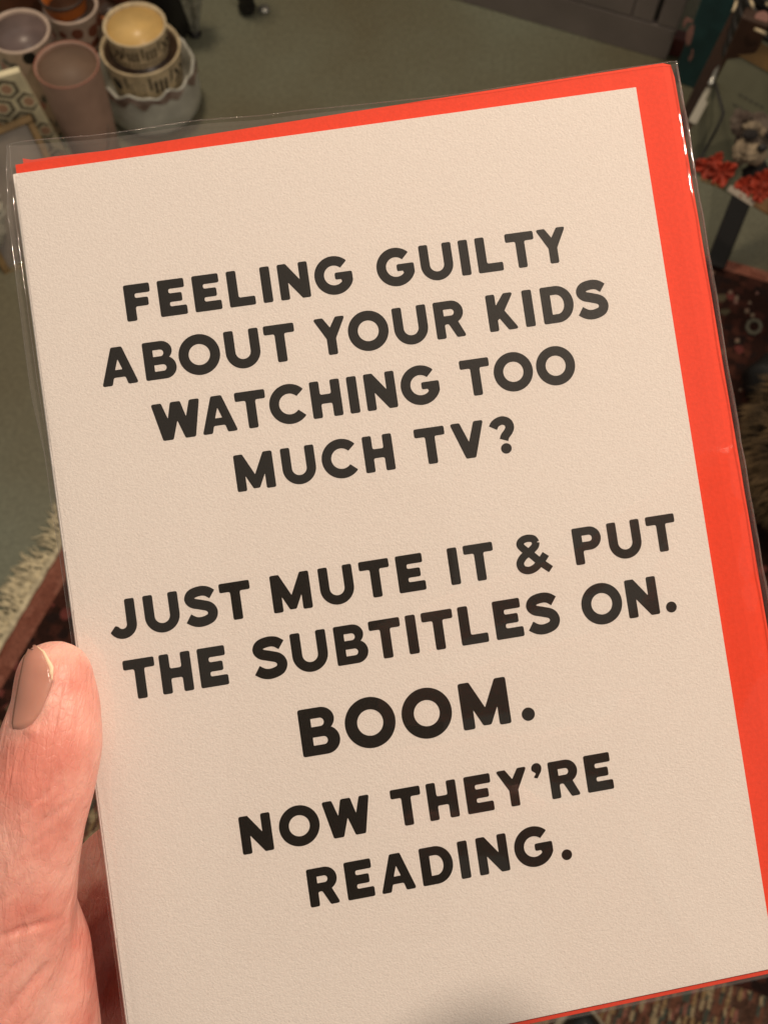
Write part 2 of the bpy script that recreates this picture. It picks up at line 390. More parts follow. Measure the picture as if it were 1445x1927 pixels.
SLV = thing('clear_sleeve', card(55, 75, .8), 'thin clear cellophane sleeve with shiny edges wrapped round the card and envelope', 'plastic sleeve')
def lx(y):     # left edge of the sleeve
    pts = [(-6, -.9), (0, -1.7), (7, -2.3), (32, -2.4), (50, -1.5), (75, -1.2), (160, -1.0)]
    for (y0, v0), (y1, v1) in zip(pts, pts[1:]):
        if y <= y1: t = max(0, (y - y0) / (y1 - y0)); t = t * t * (3 - 2 * t); return v0 + (v1 - v0) * t
    return pts[-1][1]
def rx(y): return env_warp(EX1, max(y, 4))[0] + .55 + .22 * noise.noise(Vector((0, y * .07, 3))) + .15 * noise.noise(Vector((0, y * .23, 5)))
def ty(x):
    pts = [(-5, -5.4), (0, -5.4), (16, -4.7), (29, -4.9), (43, -4.2), (75, -3.3), (105, -3.75), (120, -3.9)]
    for (x0, v0), (x1, v1) in zip(pts, pts[1:]):
        if x <= x1: t = max(0, (x - x0) / (x1 - x0)); t = t * t * (3 - 2 * t); return v0 + (v1 - v0) * t
    return pts[-1][1]
def sleeve_pt(u, v, side):
    x_ = -1.5 + (EX1 + 2.2) * u
    y = ty(x_) + (EY1 + .6 - ty(x_)) * v
    x = lx(y) + (rx(y) - lx(y)) * u
    n1 = noise.noise(Vector((x * .035, y * .03, 1.7 + side))) * .26 + noise.noise(Vector((x * .09, y * .07, 9.7 + side))) * .05
    edge = min(u * 30, (1 - u) * 60, 1); edge = math.sin(edge * PI / 2)
    eb = min((1 - v) * 30, 1); eb = math.sin(eb * PI / 2)
    top_open = min(1, .35 + v * 14)
    cr = math.exp(-((x - 86 - (y - 125) * .35) / 2.2) ** 2) * math.exp(-((y - 132) / 14) ** 2) * .45   # a soft crease low on the right
    if side > 0: h = -.9 + (1.35 + n1 + cr) * edge * eb * top_open
    else: h = -1.3 - (2.0 + n1) * edge * eb * top_open
    ez = math.exp(-((EX1 - x + 1) / 2.6) ** 2) + math.exp(-((y - ty(x)) / 1.6) ** 2) * .6 * (1 if x > 30 else 0) + math.exp(-((x - lx(y) - 1) / 1.2) ** 2) * .05
    if side > 0: h += ez * edge * (.30 * noise.noise(Vector((x * .10, y * .11, 6))) + .16 * noise.noise(Vector((x * .2, y * .27, 2))))
    if side > 0 and 0 < x < CW and 0 < y < CH: h = max(h, .12)
    return card(x, y, h)
for side, nm in ((1, 'front_film'), (-1, 'back_film')):
    NU, NV = 260, 150; V = []; Fc = []
    for i in range(NU + 1):
        u = i / NU; u = .5 - .5 * math.cos(u * PI)
        for j in range(NV + 1): V.append(sleeve_pt(u, j / NV, side))
    for i in range(NU):
        for j in range(NV):
            k = i * (NV + 1) + j; Fc.append((k, k + 1, k + NV + 2, k + NV + 1))
    mesh_obj(nm, V, Fc, M_film if side > 0 else M_filmb, SLV, True)
bm = bmesh.new()
for q in range(2):
    tube([card(rx(y) + .05 - q * .35 + .1 * noise.noise(Vector((q, y * .2, 0))), y, -1.1 + q * .5 + .25 * noise.noise(Vector((y * .1, q, 2)))) for y in [ty(EX1) + (EY1 + 1 - ty(EX1)) * i / 120 for i in range(121)]], .00010 + .00005 * q, 6, bm)
bm_obj('side_seam', bm, M_seam, SLV, True)
bm = bmesh.new()
for q in range(2):
    tube([card(lx(y) * (1 - q * .55) + .1 * noise.noise(Vector((q, y * .12, 0))), y, -1.1 + q * .35) for y in [ty(0) + (EY1 + 1 - ty(0)) * i / 120 for i in range(121)]], .00007, 6, bm)
bm_obj('side_seam', bm, M_seam, SLV, True)
bm = tube([sleeve_pt(i / 80, 0, 1) for i in range(81)], .00008, 6)
bm_obj('open_edge', bm, M_seam, SLV, True)

# ------------------------------------------------------------------ hand holding the card
def skin_mat():
    m = mat('skin', (.86, .45, .34), rough=.45, spec=.4, sss=.4)
    nt = m.node_tree; p = nt.nodes['Principled BSDF']; tc = nt.nodes.new('ShaderNodeTexCoord')
    n = nt.nodes.new('ShaderNodeTexNoise'); n.inputs['Scale'].default_value = 95; n.inputs['Detail'].default_value = 5
    r = nt.nodes.new('ShaderNodeValToRGB'); r.color_ramp.elements[0].color = (.72, .27, .215, 1); r.color_ramp.elements[1].color = (.86, .46, .385, 1)
    r.color_ramp.elements[0].position = .36; r.color_ramp.elements[1].position = .64
    nt.links.new(tc.outputs['Object'], n.inputs['Vector']); nt.links.new(n.outputs['Fac'], r.inputs['Fac']); nt.links.new(r.outputs['Color'], p.inputs['Base Color'])
    v = nt.nodes.new('ShaderNodeTexVoronoi'); v.feature = 'DISTANCE_TO_EDGE'; v.inputs['Scale'].default_value = 1100
    mp = nt.nodes.new('ShaderNodeMapping'); mp.inputs['Scale'].default_value = (1, .55, 1)
    n2 = nt.nodes.new('ShaderNodeTexNoise'); n2.inputs['Scale'].default_value = 350; n2.inputs['Detail'].default_value = 4
    nt.links.new(tc.outputs['Object'], mp.inputs[0]); nt.links.new(mp.outputs[0], v.inputs['Vector']); nt.links.new(tc.outputs['Object'], n2.inputs['Vector'])
    sm = nt.nodes.new('ShaderNodeMath'); sm.operation = 'MINIMUM'; sm.inputs[1].default_value = .12
    ad = nt.nodes.new('ShaderNodeMath'); ad.operation = 'MULTIPLY_ADD'; ad.inputs[1].default_value = 1.0
    mw = nt.nodes.new('ShaderNodeMapping'); mw.inputs['Scale'].default_value = (900, 150, 500); mw.inputs['Rotation'].default_value = (0, 0, -.25)
    nw = nt.nodes.new('ShaderNodeTexNoise'); nw.inputs['Scale'].default_value = 1; nw.inputs['Detail'].default_value = 3; nw.inputs['Distortion'].default_value = .8
    nt.links.new(tc.outputs['Object'], mw.inputs[0]); nt.links.new(mw.outputs[0], nw.inputs['Vector'])
    ab = nt.nodes.new('ShaderNodeMath'); ab.operation = 'MULTIPLY_ADD'; ab.inputs[1].default_value = 1.7
    nt.links.new(nw.outputs['Fac'], ab.inputs[0]); nt.links.new(n2.outputs['Fac'], ab.inputs[2])
    nt.links.new(v.outputs['Distance'], sm.inputs[0]); nt.links.new(sm.outputs[0], ad.inputs[0]); nt.links.new(ab.outputs[0], ad.inputs[2])
    b = nt.nodes.new('ShaderNodeBump'); b.inputs['Strength'].default_value = 1; b.inputs['Distance'].default_value = .00022
    nt.links.new(ad.outputs[0], b.inputs['Height']); nt.links.new(b.outputs['Normal'], p.inputs['Normal'])
    return m
M_skin = skin_mat()
M_nail = mat('shaded_fingernail', (.58, .25, .19), rough=.26, spec=.5, sss=.35)  # base colour darkened to hold the shade of a nail facing away from light
M_nailtip = mat('nail_free_edge', (.84, .68, .48), rough=.5, spec=.3)
MMPX = F / 156 / 1.0
def hp(px, py, h): return on_plane(px, py, h)
balls = []
def chain(pts, n=14):
    """pts: (px, py, h mm, r mm)"""
    for (a_, b_) in zip(pts, pts[1:]):
        A = hp(*a_[:3]); B = hp(*b_[:3])
        k = max(2, int((A - B).length / .0016))
        for i in range(k + 1):
            t = i / k; balls.append((A.lerp(B, t), (a_[3] + (b_[3] - a_[3]) * t) * .001))
thumb = [(103, 1277, 5.0, 6.0), (106, 1335, 5.3, 6.8), (95, 1405, 5.6, 8.0), (76, 1470, 5.8, 8.5), (56, 1545, 5.5, 8.5), (38, 1625, 4.5, 9.0), (18, 1715, 2.5, 10.2), (-22, 1830, -1.0, 13), (-80, 1960, -6, 16), (-180, 2150, -14, 20), (-330, 2400, -24, 24)]
chain(thumb)
chain([(48, 1695, -1, 7.3), (86, 1785, -2.5, 7.2), (92, 1860, -3, 7.5), (76, 1970, -6, 10), (30, 2100, -14, 14)])         # web and base of the index finger
chain([(90, 1930, -22, 10), (130, 1760, -24, 9.5), (235, 1640, -20, 9), (380, 1560, -15, 8.2), (500, 1500, -10.5, 7.4), (560, 1480, -9.9, 6.8)])   # index finger behind the card
chain([(90, 1980, -26, 11), (200, 1880, -29, 10), (400, 1780, -21, 9), (560, 1730, -14, 8), (650, 1700, -10.5, 7)])
chain([(60, 2100, -26, 11), (200, 2040, -30, 10), (400, 1960, -22, 9), (560, 1910, -14, 8), (640, 1890, -10.5, 7)])
chain([(0, 2260, -26, 11), (160, 2230, -29, 9), (330, 2180, -20, 7.6), (460, 2140, -12.5, 6.8), (520, 2120, -10.3, 6)])
chain([(60, 1900, -24, 12), (20, 2050, -22, 16), (-60, 2250, -24, 19), (-200, 2450, -27, 22), (-360, 2620, -32, 24)])   # palm
chain([(-40, 2080, -18, 16), (-150, 2250, -20, 20), (-330, 2450, -26, 24)])
chain([(-330, 2480, -28, 25), (-620, 2900, -40, 27), (-900, 3300, -52, 30)])     # wrist and forearm
bm = bmesh.new()
for c_, r_ in balls:
    bmesh.ops.create_icosphere(bm, subdivisions=2, radius=r_ * 1.03, matrix=Matrix.Translation(c_))
me = bpy.data.meshes.new('tmp'); bm.to_mesh(me); bm.free()
tmp = bpy.data.objects.new('tmp', me); COL.objects.link(tmp)
md = tmp.modifiers.new('r', 'REMESH'); md.mode = 'VOXEL'; md.voxel_size = .00055; md.use_smooth_shade = True
md = tmp.modifiers.new('s', 'SMOOTH'); md.factor = .6; md.iterations = 26
dg = bpy.context.evaluated_depsgraph_get()
hme = bpy.data.meshes.new_from_object(tmp.evaluated_get(dg)); hme.name = 'hand'
bpy.data.objects.remove(tmp)
# folds of the skin: the crease at the thumb joint and the lines over the ball of the thumb
CAMI = cam.matrix_world.inverted()
def scr(P):
    q = RW.transposed() @ (P - CAM); return CX + F * q.x / -q.z, CY - F * q.y / -q.z
hme.update()
nor = [v.normal.copy() for v in hme.vertices]
CREASES = [((70, 1560), (148, 1500), 3.0, .16), ((40, 1530), (120, 1470), 2.5, .12), ((52, 1600), (110, 1560), 2.5, .12),
           ((0, 1765), (122, 1725), 4, .28), ((0, 1850), (60, 1790), 3, .2), ((10, 1915), (105, 1800), 5, .35), ((0, 1640), (70, 1560), 3, .14),
           ((84, 1450), (100, 1540), 2, .08), ((97, 1440), (112, 1525), 2, .08), ((108, 1440), (124, 1520), 2, .08), ((66, 1470), (84, 1550), 2, .08), ((0, 1700), (60, 1640), 3, .14), ((30, 1760), (75, 1690), 3, .12), ((0, 1590), (40, 1550), 2.5, .12), ((122, 1720), (124, 1900), 3, .1)]
for i, v in enumerate(hme.vertices):
    if nor[i].dot(CN) < .05: continue
    x, y = scr(v.co)
    if not (-60 < x < 240 and 1180 < y < 1990): continue
    d = 0
    for (p0, p1, w, dp) in CREASES:
        ax, ay = p0; bx_, by_ = p1; L2 = (bx_ - ax) ** 2 + (by_ - ay) ** 2
        t = max(0, min(1, ((x - ax) * (bx_ - ax) + (y - ay) * (by_ - ay)) / L2))
        wob = 3 * noise.noise(Vector((x * .04, y * .04, w)))
        dd = math.hypot(x - ax - t * (bx_ - ax), y - ay - t * (by_ - ay)) + wob
        d += dp * 1.9 * math.exp(-(dd / (w * 1.7)) ** 2) * math.sin(PI * min(1, max(0, .12 + t * .88)))
    d += .10 * noise.noise(Vector((x * .03 + y * .012, y * .022, 4)))
    if y < 1400:
        for (p0, p1) in (((108, 1285), (97, 1325)), ((97, 1325), (62, 1380)), ((62, 1380), (28, 1378))):
            ax, ay = p0; bx_, by_ = p1; L2 = (bx_ - ax) ** 2 + (by_ - ay) ** 2
            t = max(0, min(1, ((x - ax) * (bx_ - ax) + (y - ay) * (by_ - ay)) / L2))
            dd = math.hypot(x - ax - t * (bx_ - ax), y - ay - t * (by_ - ay))
            out = (x - ax) * (by_ - ay) - (y - ay) * (bx_ - ax)
            d -= .22 * math.exp(-((dd + (4 if out > 0 else -6)) / 6.5) ** 2)
    v.co -= nor[i] * d * .001
hand = bpy.data.objects.new('hand', hme); hme.materials.clear(); hme.materials.append(M_skin)
for p in hme.polygons: p.use_smooth = True
HAND = thing('person', hp(-330, 2450, -26), 'left hand with thumb in front pinching the card sleeve, fingers behind it', 'person')
COL.objects.link(hand); hand.parent = HAND; hand.matrix_parent_inverse = HAND.matrix_world.inverted()
balls = []
def cam_chain(pts):
    for a_, b_ in zip(pts, pts[1:]):
        A = CAM + RW @ (Vector(a_[:3]) * .001); B = CAM + RW @ (Vector(b_[:3]) * .001); k = max(2, int((A - B).length / .002))
        for i in range(k + 1): balls.append((A.lerp(B, i / k), (a_[3] + (b_[3] - a_[3]) * i / k) * .001))
_P = on_plane(850, 2075); _a = RW.transposed() @ (_P - CAM); _d = RW.transposed() @ (LAMP - _P)
KN = (_a + _d * ((-.015 - _a.z) / _d.z)) * 1000      # the first knuckle, whose soft shadow falls on the lower edge of the card
cam_chain([(26, -26, -5, 7), (50, -20, -10, 7.6), (84, -6, -20, 8.6), (KN.x, KN.y, KN.z, 9), (KN.x, KN.y - 36, -2, 14), (120, -80, 14, 18)])
cam_chain([(26, -48, -5, 7), (54, -44, -10, 8), (88, -36, -18, 9), (128, -22, -14, 12), (116, -90, 14, 18)])
cam_chain([(26, -70, -5, 7), (54, -66, -10, 7.6), (88, -62, -16, 8.6), (124, -52, -8, 12), (112, -100, 16, 18)])
cam_chain([(28, -90, -5, 6), (54, -88, -9, 6.6), (84, -86, -12, 7.5), (116, -80, -2, 11), (108, -110, 18, 18)])
cam_chain([(18, -60, 22, 8), (46, -74, 26, 9), (74, -96, 26, 12), (96, -118, 24, 16), (120, -170, 30, 22), (160, -250, 44, 25), (190, -330, 56, 27)])
bm = bmesh.new()
for c_, r_ in balls: bmesh.ops.create_icosphere(bm, subdivisions=2, radius=r_ * 1.03, matrix=Matrix.Translation(c_))
me = bpy.data.meshes.new('tmp'); bm.to_mesh(me); bm.free()
tmp = bpy.data.objects.new('tmp', me); COL.objects.link(tmp)
md = tmp.modifiers.new('r', 'REMESH'); md.mode = 'VOXEL'; md.voxel_size = .0018; md.use_smooth_shade = True
md = tmp.modifiers.new('s', 'SMOOTH'); md.factor = .6; md.iterations = 6
rme = bpy.data.meshes.new_from_object(tmp.evaluated_get(bpy.context.evaluated_depsgraph_get())); rme.name = 'hand'
bpy.data.objects.remove(tmp); rme.materials.clear(); rme.materials.append(M_skin)
for p in rme.polygons: p.use_smooth = True
rh = bpy.data.objects.new('hand', rme); COL.objects.link(rh); rh.parent = HAND; rh.matrix_parent_inverse = HAND.matrix_world.inverted()
rh['label'] = 'right hand holding the phone above the card'
# thumb nail: a curved plate lying on the thumb
bvh = BVHTree.FromPolygons([v.co for v in hme.vertices], [tuple(p.vertices) for p in hme.polygons])
def hit(px, py):
    d = ray(px, py).normalized(); r = bvh.ray_cast(CAM, d)
    return r[0], r[1]
ncols, nrows = 16, 30
L_ = [(60, 1219), (49, 1240), (40, 1280), (32, 1325), (27, 1362), (30, 1374)]
R_ = [(70, 1217), (86, 1228), (102, 1256), (98, 1290), (80, 1335), (52, 1377)]
def lerp_poly(P, t):
    k = t * (len(P) - 1); i = min(int(k), len(P) - 2); f_ = k - i
    return P[i][0] + (P[i + 1][0] - P[i][0]) * f_, P[i][1] + (P[i + 1][1] - P[i][1]) * f_
V = []; Fc = []
for j in range(nrows + 1):
    t = j / nrows; l = lerp_poly(L_, t); r = lerp_poly(R_, t)
    for i in range(ncols + 1):
        u = i / ncols; px = l[0] + (r[0] - l[0]) * u; py = l[1] + (r[1] - l[1]) * u
        P, N_ = hit(px, py)
        if P is None: P = hp(px, py, 8)
        free = 1 - min(1, max(0, (t - .42) / .16))                 # the free edge stands proud, the rest sinks into the fold
        side_ = u ** 6
        lf = .10 + .16 * math.sin(PI * u) + side_ * (.12 * free - .5 * (1 - free)) - 1.0 * max(0, (t - .9) / .1) - .25 * (1 - u) ** 6
        V.append(P + (CAM - P).normalized() * lf * .001)
for j in range(nrows):
    for i in range(ncols):
        k = j * (ncols + 1) + i; Fc.append((k, k + 1, k + ncols + 2, k + ncols + 1))
def nail_part(name, keep, m, th):
    fs = [f_ for q, f_ in enumerate(Fc) if keep(q // ncols, q % ncols)]
    used = sorted({v for f_ in fs for v in f_}); ix = {v: k for k, v in enumerate(used)}
    o = mesh_obj(name, [V[v] for v in used], [tuple(ix[v] for v in f_) for f_ in fs], m, HAND, True)
    md = o.modifiers.new('t', 'SOLIDIFY'); md.thickness = th; md.offset = -1
    return o
def is_tip(j, i):
    t = j / nrows; w = 2.6 if t < .42 else 2.6 * max(0, (.56 - t) / .14)
    return i >= ncols - w
nail_part('thumb_nail', lambda j, i: not is_tip(j, i), M_nail, .0004)
nail_part('nail_edge', is_tip, M_nailtip, .0003)
# ------------------------------------------------------------------ phone that takes the picture (it shows as the dark patch in the sleeve)
def cw(x, y, z): return CAM + RW @ Vector((x, y, z))
M_phone = mat('dark_phone_glass', (.012, .012, .015), rough=.25, spec=.5)
bm = box_bm(cw(.007, -.050, .0085), (.074, .149, .008), RW, .006)
tag(bm_obj('phone', bm, M_phone), 'dark phone held above the card, seen only as a dark reflection in the sleeve', 'phone')

# ------------------------------------------------------------------ floor
def floor_mat():
    m = bpy.data.materials.new('painted_floor'); m.use_nodes = True; nt = m.node_tree; p = nt.nodes['Principled BSDF']
    p.inputs['Roughness'].default_value = .42; p.inputs['Specular IOR Level'].default_value = .35
    tc = nt.nodes.new('ShaderNodeTexCoord')
    n = nt.nodes.new('ShaderNodeTexNoise'); n.inputs['Scale'].default_value = 1.6; n.inputs['Detail'].default_value = 5
    r = nt.nodes.new('ShaderNodeValToRGB'); r.color_ramp.elements[0].color = (.150, .135, .084, 1); r.color_ramp.elements[1].color = (.200, .212, .155, 1)
    r.color_ramp.elements[0].position = .38; r.color_ramp.elements[1].position = .62
    n2 = nt.nodes.new('ShaderNodeTexNoise'); n2.inputs['Scale'].default_value = 120; n2.inputs['Detail'].default_value = 6; n2.inputs['Roughness'].default_value = .7
    r2 = nt.nodes.new('ShaderNodeValToRGB'); r2.color_ramp.elements[0].color = (.72, .72, .72, 1); r2.color_ramp.elements[1].color = (1.15, 1.15, 1.15, 1)
    r2.color_ramp.elements[0].position = .3; r2.color_ramp.elements[1].position = .7
    mx = nt.nodes.new('ShaderNodeMixRGB'); mx.blend_type = 'MULTIPLY'; mx.inputs[0].default_value = 1
    nt.links.new(tc.outputs['Object'], n.inputs['Vector']); nt.links.new(tc.outputs['Object'], n2.inputs['Vector'])
    nt.links.new(n.outputs['Fac'], r.inputs['Fac']); nt.links.new(n2.outputs['Fac'], r2.inputs['Fac'])
    nt.links.new(r.outputs['Color'], mx.inputs[1]); nt.links.new(r2.outputs['Color'], mx.inputs[2]); nt.links.new(mx.outputs['Color'], p.inputs['Base Color'])
    b = nt.nodes.new('ShaderNodeBump'); b.inputs['Distance'].default_value = .0006; b.inputs['Strength'].default_value = .6
    nt.links.new(n2.outputs['Fac'], b.inputs['Height']); nt.links.new(b.outputs['Normal'], p.inputs['Normal'])
    return m
mesh_obj('floor', [(-5, -4, 0), (5, -4, 0), (5, 7, 0), (-5, 7, 0)], [(0, 1, 2, 3)], floor_mat())['kind'] = 'structure'

# ------------------------------------------------------------------ rug
RK = at(571, 272); RU = (at(1445, 517) - at(1345, 489)).normalized()
RK = at(1345, 489) + RU * (RK - at(1345, 489)).dot(RU)
RV = (at(25, 1190) - at(93, 1076)); RV.z = 0; RV.normalize()
# move the corner so that the short edge runs through the seen braid
e0 = at(93, 1076); den = RU.x * RV.y - RU.y * RV.x
tt = ((e0 - RK).x * RV.y - (e0 - RK).y * RV.x) / den; RK = RK + RU * tt
RL, RWd = 2.6, 1.75
def rp(u, v, z=0): p = RK + RU * u + RV * v; return Vector((p.x, p.y, z))
def rug_uv(px, py):
    P = at(px, py) - RK; v = (RU.x * P.y - RU.y * P.x) / den; u = (P.x * RV.y - P.y * RV.x) / den; return u, v
print('rug uv', [tuple(round(q, 2) for q in rug_uv(*p)) for p in ((1345, 489), (1400, 620), (1445, 720), (1445, 1850), (1180, 1925), (60, 1250), (130, 1220))])
def rug_mat(name, field):
    m = bpy.data.materials.new(name); m.use_nodes = True; nt = m.node_tree; p = nt.nodes['Principled BSDF']
    p.inputs['Roughness'].default_value = .95; p.inputs['Specular IOR Level'].default_value = .1
    tc = nt.nodes.new('ShaderNodeTexCoord'); L = nt.links.new
    def N(t, **k):
        n = nt.nodes.new(t)
        for a_, b_ in k.items(): setattr(n, a_, b_)
        return n
    vo = N('ShaderNodeTexVoronoi'); vo.inputs['Scale'].default_value = 1.0; vo.inputs['Randomness'].default_value = .55
    mp = N('ShaderNodeMapping'); mp.inputs['Scale'].default_value = (215, 69, 1) if field == 'rows' else (70, 70, 1)
    L(tc.outputs['UV'], mp.inputs[0]); L(mp.outputs[0], vo.inputs['Vector'])
    sep = N('ShaderNodeSeparateColor'); L(vo.outputs['Color'], sep.inputs[0])
    r = N('ShaderNodeValToRGB'); r.color_ramp.interpolation = 'CONSTANT'
    if field == 'rows':
        cols = [(0, (.085, .045, .032)), (.22, (.17, .075, .05)), (.38, (.28, .19, .10)), (.52, (.075, .085, .07)), (.64, (.26, .115, .09)), (.76, (.12, .070, .052)), (.88, (.34, .27, .17))]
    elif field == 'field':
        cols = [(0, (.030, .013, .010)), (.42, (.055, .020, .015)), (.68, (.022, .012, .011)), (.84, (.075, .028, .02)), (.94, (.10, .085, .055)), (.972, (.16, .045, .04))]
    else:
        cols = [(0, (.27, .105, .075)), (.5, (.23, .085, .06)), (.8, (.31, .13, .095))]
    e = r.color_ramp.elements; e[0].color = (*cols[0][1], 1); e[0].position = 0; e[1].position = cols[1][0]; e[1].color = (*cols[1][1], 1)
    for q, c_ in cols[2:]: x = e.new(q); x.color = (*c_, 1)
    L(sep.outputs[0], r.inputs['Fac'])
    n = N('ShaderNodeTexNoise'); n.inputs['Scale'].default_value = 260; n.inputs['Detail'].default_value = 4; L(tc.outputs['UV'], n.inputs['Vector'])
    rr = N('ShaderNodeValToRGB'); rr.color_ramp.elements[0].color = (.55, .55, .55, 1); rr.color_ramp.elements[1].color = (1.35, 1.3, 1.25, 1); rr.color_ramp.elements[0].position = .3; rr.color_ramp.elements[1].position = .7
    L(n.outputs['Fac'], rr.inputs['Fac'])
    mx = N('ShaderNodeMixRGB', blend_type='MULTIPLY'); mx.inputs[0].default_value = 1; L(r.outputs['Color'], mx.inputs[1]); L(rr.outputs['Color'], mx.inputs[2]); L(mx.outputs['Color'], p.inputs['Base Color'])
    b = N('ShaderNodeBump'); b.inputs['Distance'].default_value = .002; L(n.outputs['Fac'], b.inputs['Height']); L(b.outputs['Normal'], p.inputs['Normal'])
    return m
M_rfield = rug_mat('rug_dark_field', 'field'); M_rrows = rug_mat('rug_rows', 'rows'); M_rborder = rug_mat('rug_red_border', 'border')
M_cream = mat('cream_fringe_wool', (.72, .63, .43), rough=.95, var=.35, scale=90)
RUG = thing('patterned_rug', RK, 'dark maroon patterned rug with red border and cream fringe on the grey-green floor', 'rug')
def rug_sheet(name, u0, u1, v0, v1, nu, nv, hf, m):
    bm = bmesh.new(); uvl = bm.loops.layers.uv.new('uv')
    g = [[bm.verts.new(rp(u0 + (u1 - u0) * i / nu, v0 + (v1 - v0) * j / nv, hf(u0 + (u1 - u0) * i / nu, v0 + (v1 - v0) * j / nv))) for j in range(nv + 1)] for i in range(nu + 1)]
    for i in range(nu):
        for j in range(nv):
            f_ = bm.faces.new((g[i][j], g[i][j + 1], g[i + 1][j + 1], g[i + 1][j]))
            for lp, (a_, b_) in zip(f_.loops, ((i, j), (i, j + 1), (i + 1, j + 1), (i + 1, j))):
                lp[uvl].uv = (u0 + (u1 - u0) * a_ / nu, v0 + (v1 - v0) * b_ / nv)
    for j in range(nv):                                          # edges down to the floor
        for i in (0, nu):
            A, B = g[i][j], g[i][j + 1]; C_a = bm.verts.new((A.co.x, A.co.y, 0)); C_b = bm.verts.new((B.co.x, B.co.y, 0)); bm.faces.new((A, B, C_b, C_a))
    for i in range(nu):
        for j in (0, nv):
            A, B = g[i][j], g[i + 1][j]; C_a = bm.verts.new((A.co.x, A.co.y, 0)); C_b = bm.verts.new((B.co.x, B.co.y, 0)); bm.faces.new((A, B, C_b, C_a))
    return bm_obj(name, bm, m, RUG)
BU, BV = .034, .024
rug_sheet('field', BU, RL - BU, BV, 1.20, 90, 70, lambda u, v: .0085 + .001 * noise.noise(Vector((u * 30, v * 30, 0))), M_rfield)
rug_sheet('woven_rows', BU, RL - BU, 1.20, RWd - BV, 60, 300, lambda u, v: .0080 + .0022 * abs(math.sin(PI * v / .0145)) ** .6 + .0006 * noise.noise(Vector((u * 60, v * 60, 0))), M_rrows)
rug_sheet('border', 0, RL, 0, BV, 60, 2, lambda u, v: .0078, M_rborder)
rug_sheet('border', 0, BU, BV, RWd - BV, 3, 60, lambda u, v: .0078, M_rborder)
M_motif = mat('rug_motif_wool', (.13, .12, .085), rough=.95, var=.3, scale=200)
def octagon(u, v, R, r, z=.0102):
    bm = bmesh.new(); A = []; B = []
    for k in range(8):
        t = 2 * PI * (k + .5) / 8; A.append(bm.verts.new(rp(u + R * .8 * math.cos(t), v + R * math.sin(t), z))); B.append(bm.verts.new(rp(u + r * .8 * math.cos(t), v + r * math.sin(t), z)))
    lo = [bm.verts.new((q.co.x, q.co.y, .004)) for q in A]
    for k in range(8): bm.faces.new((A[k], A[(k + 1) % 8], B[(k + 1) % 8], B[k])); bm.faces.new((A[k], A[(k + 1) % 8], lo[(k + 1) % 8], lo[k]))
    return bm
u0_, v0_ = rug_uv(1414, 620)
for k in range(-2, 6):
    bm_obj('octagon_motif', octagon(u0_ + .30 * k, v0_, .019, .011), M_motif, RUG)
bm = bmesh.new()
for k in range(260):
    u = random.uniform(BU + .01, RL - BU); v = random.uniform(BV + .01, .28); r_ = random.uniform(.0025, .005)
    vs = [bm.verts.new(rp(u + r_ * math.cos(t * PI / 2 + .4), v + r_ * 1.3 * math.sin(t * PI / 2 + .4), .0104)) for t in range(4)]; bm.faces.new(vs)
    w = [bm.verts.new((q.co.x, q.co.y, .007)) for q in vs]
    for t in range(4): bm.faces.new((vs[t], vs[(t + 1) % 4], w[(t + 1) % 4], w[t]))
tag(bm_obj('small_motifs', bm, mat('rug_pink_wool', (.22, .10, .085), rough=.95, col2=(.20, .17, .11), scale=60), RUG), kind='stuff')
bm = tube([rp(-.002 + .0008 * math.sin(i * 1.3), RWd * i / 200, .010) for i in range(201)], .0048, 8)
bm_obj('braided_edge', bm, M_cream, RUG, True)
bm = bmesh.new()
for k in range(900):
    v = random.uniform(0, 1.5); L0 = random.uniform(.030, .062); sw = random.uniform(-.5, .5); P = []
    for i in range(6):
        t = i / 5; P.append(rp(-.004 - L0 * t * (1 - .12 * t), v + sw * L0 * t * .7 + .003 * math.sin(7 * t + k), max(.0016, .009 * (1 - t) + .0035 * random.random())))
    tube(P, [.0019, .0019, .0018, .0016, .0013, .0007], 5, bm)
tag(bm_obj('fringe', bm, M_cream, RUG, True), kind='stuff')

# ------------------------------------------------------------------ pots
def lathe(profile, c, seg=64, wave=None, bm=None):
    bm = bm or bmesh.new(); R = []
    for k, (r, z) in enumerate(profile):
        ring_ = []
        for q in range(seg):
            t = 2 * PI * q / seg; dr, dz = wave(t, k, r, z) if wave else (0, 0)
            ring_.append(bm.verts.new((c[0] + (r + dr) * math.cos(t), c[1] + (r + dr) * math.sin(t), c[2] + z + dz)))
        R.append(ring_)
    for k in range(len(R) - 1):
        for q in range(seg): bm.faces.new((R[k][q], R[k][(q + 1) % seg], R[k + 1][(q + 1) % seg], R[k + 1][q]))
    bm.faces.new(R[0][::-1]); bm.faces.new(R[-1])
    return bm
def pot_profile(rb, rt, h, th=.004, lip=.0015):
    return [(rb * .9, 0), (rb, .003), (rb + (rt - rb) * .5 + .001, h * .5), (rt, h - .004), (rt + lip, h - .001), (rt - th * .5, h + .0012), (rt - th, h - .002), (rb + (rt - rb) * .5 - th, h * .5), (rb - th, .008), (rb * .3, .006)]
def outer(rb, rt, h, z): return rb + (rt - rb) * z / h
def inner_liner(c, rb, rt, h, th=.0045):
    return lathe([(rt - th - .0006, h - .005), (rb + (rt - rb) * .5 - th - .0006, h * .5), (rb - th - .0006, .0095), (rb * .3, .0085)], c)
def px_radius(P, halfpx): return halfpx * depth(P) / F
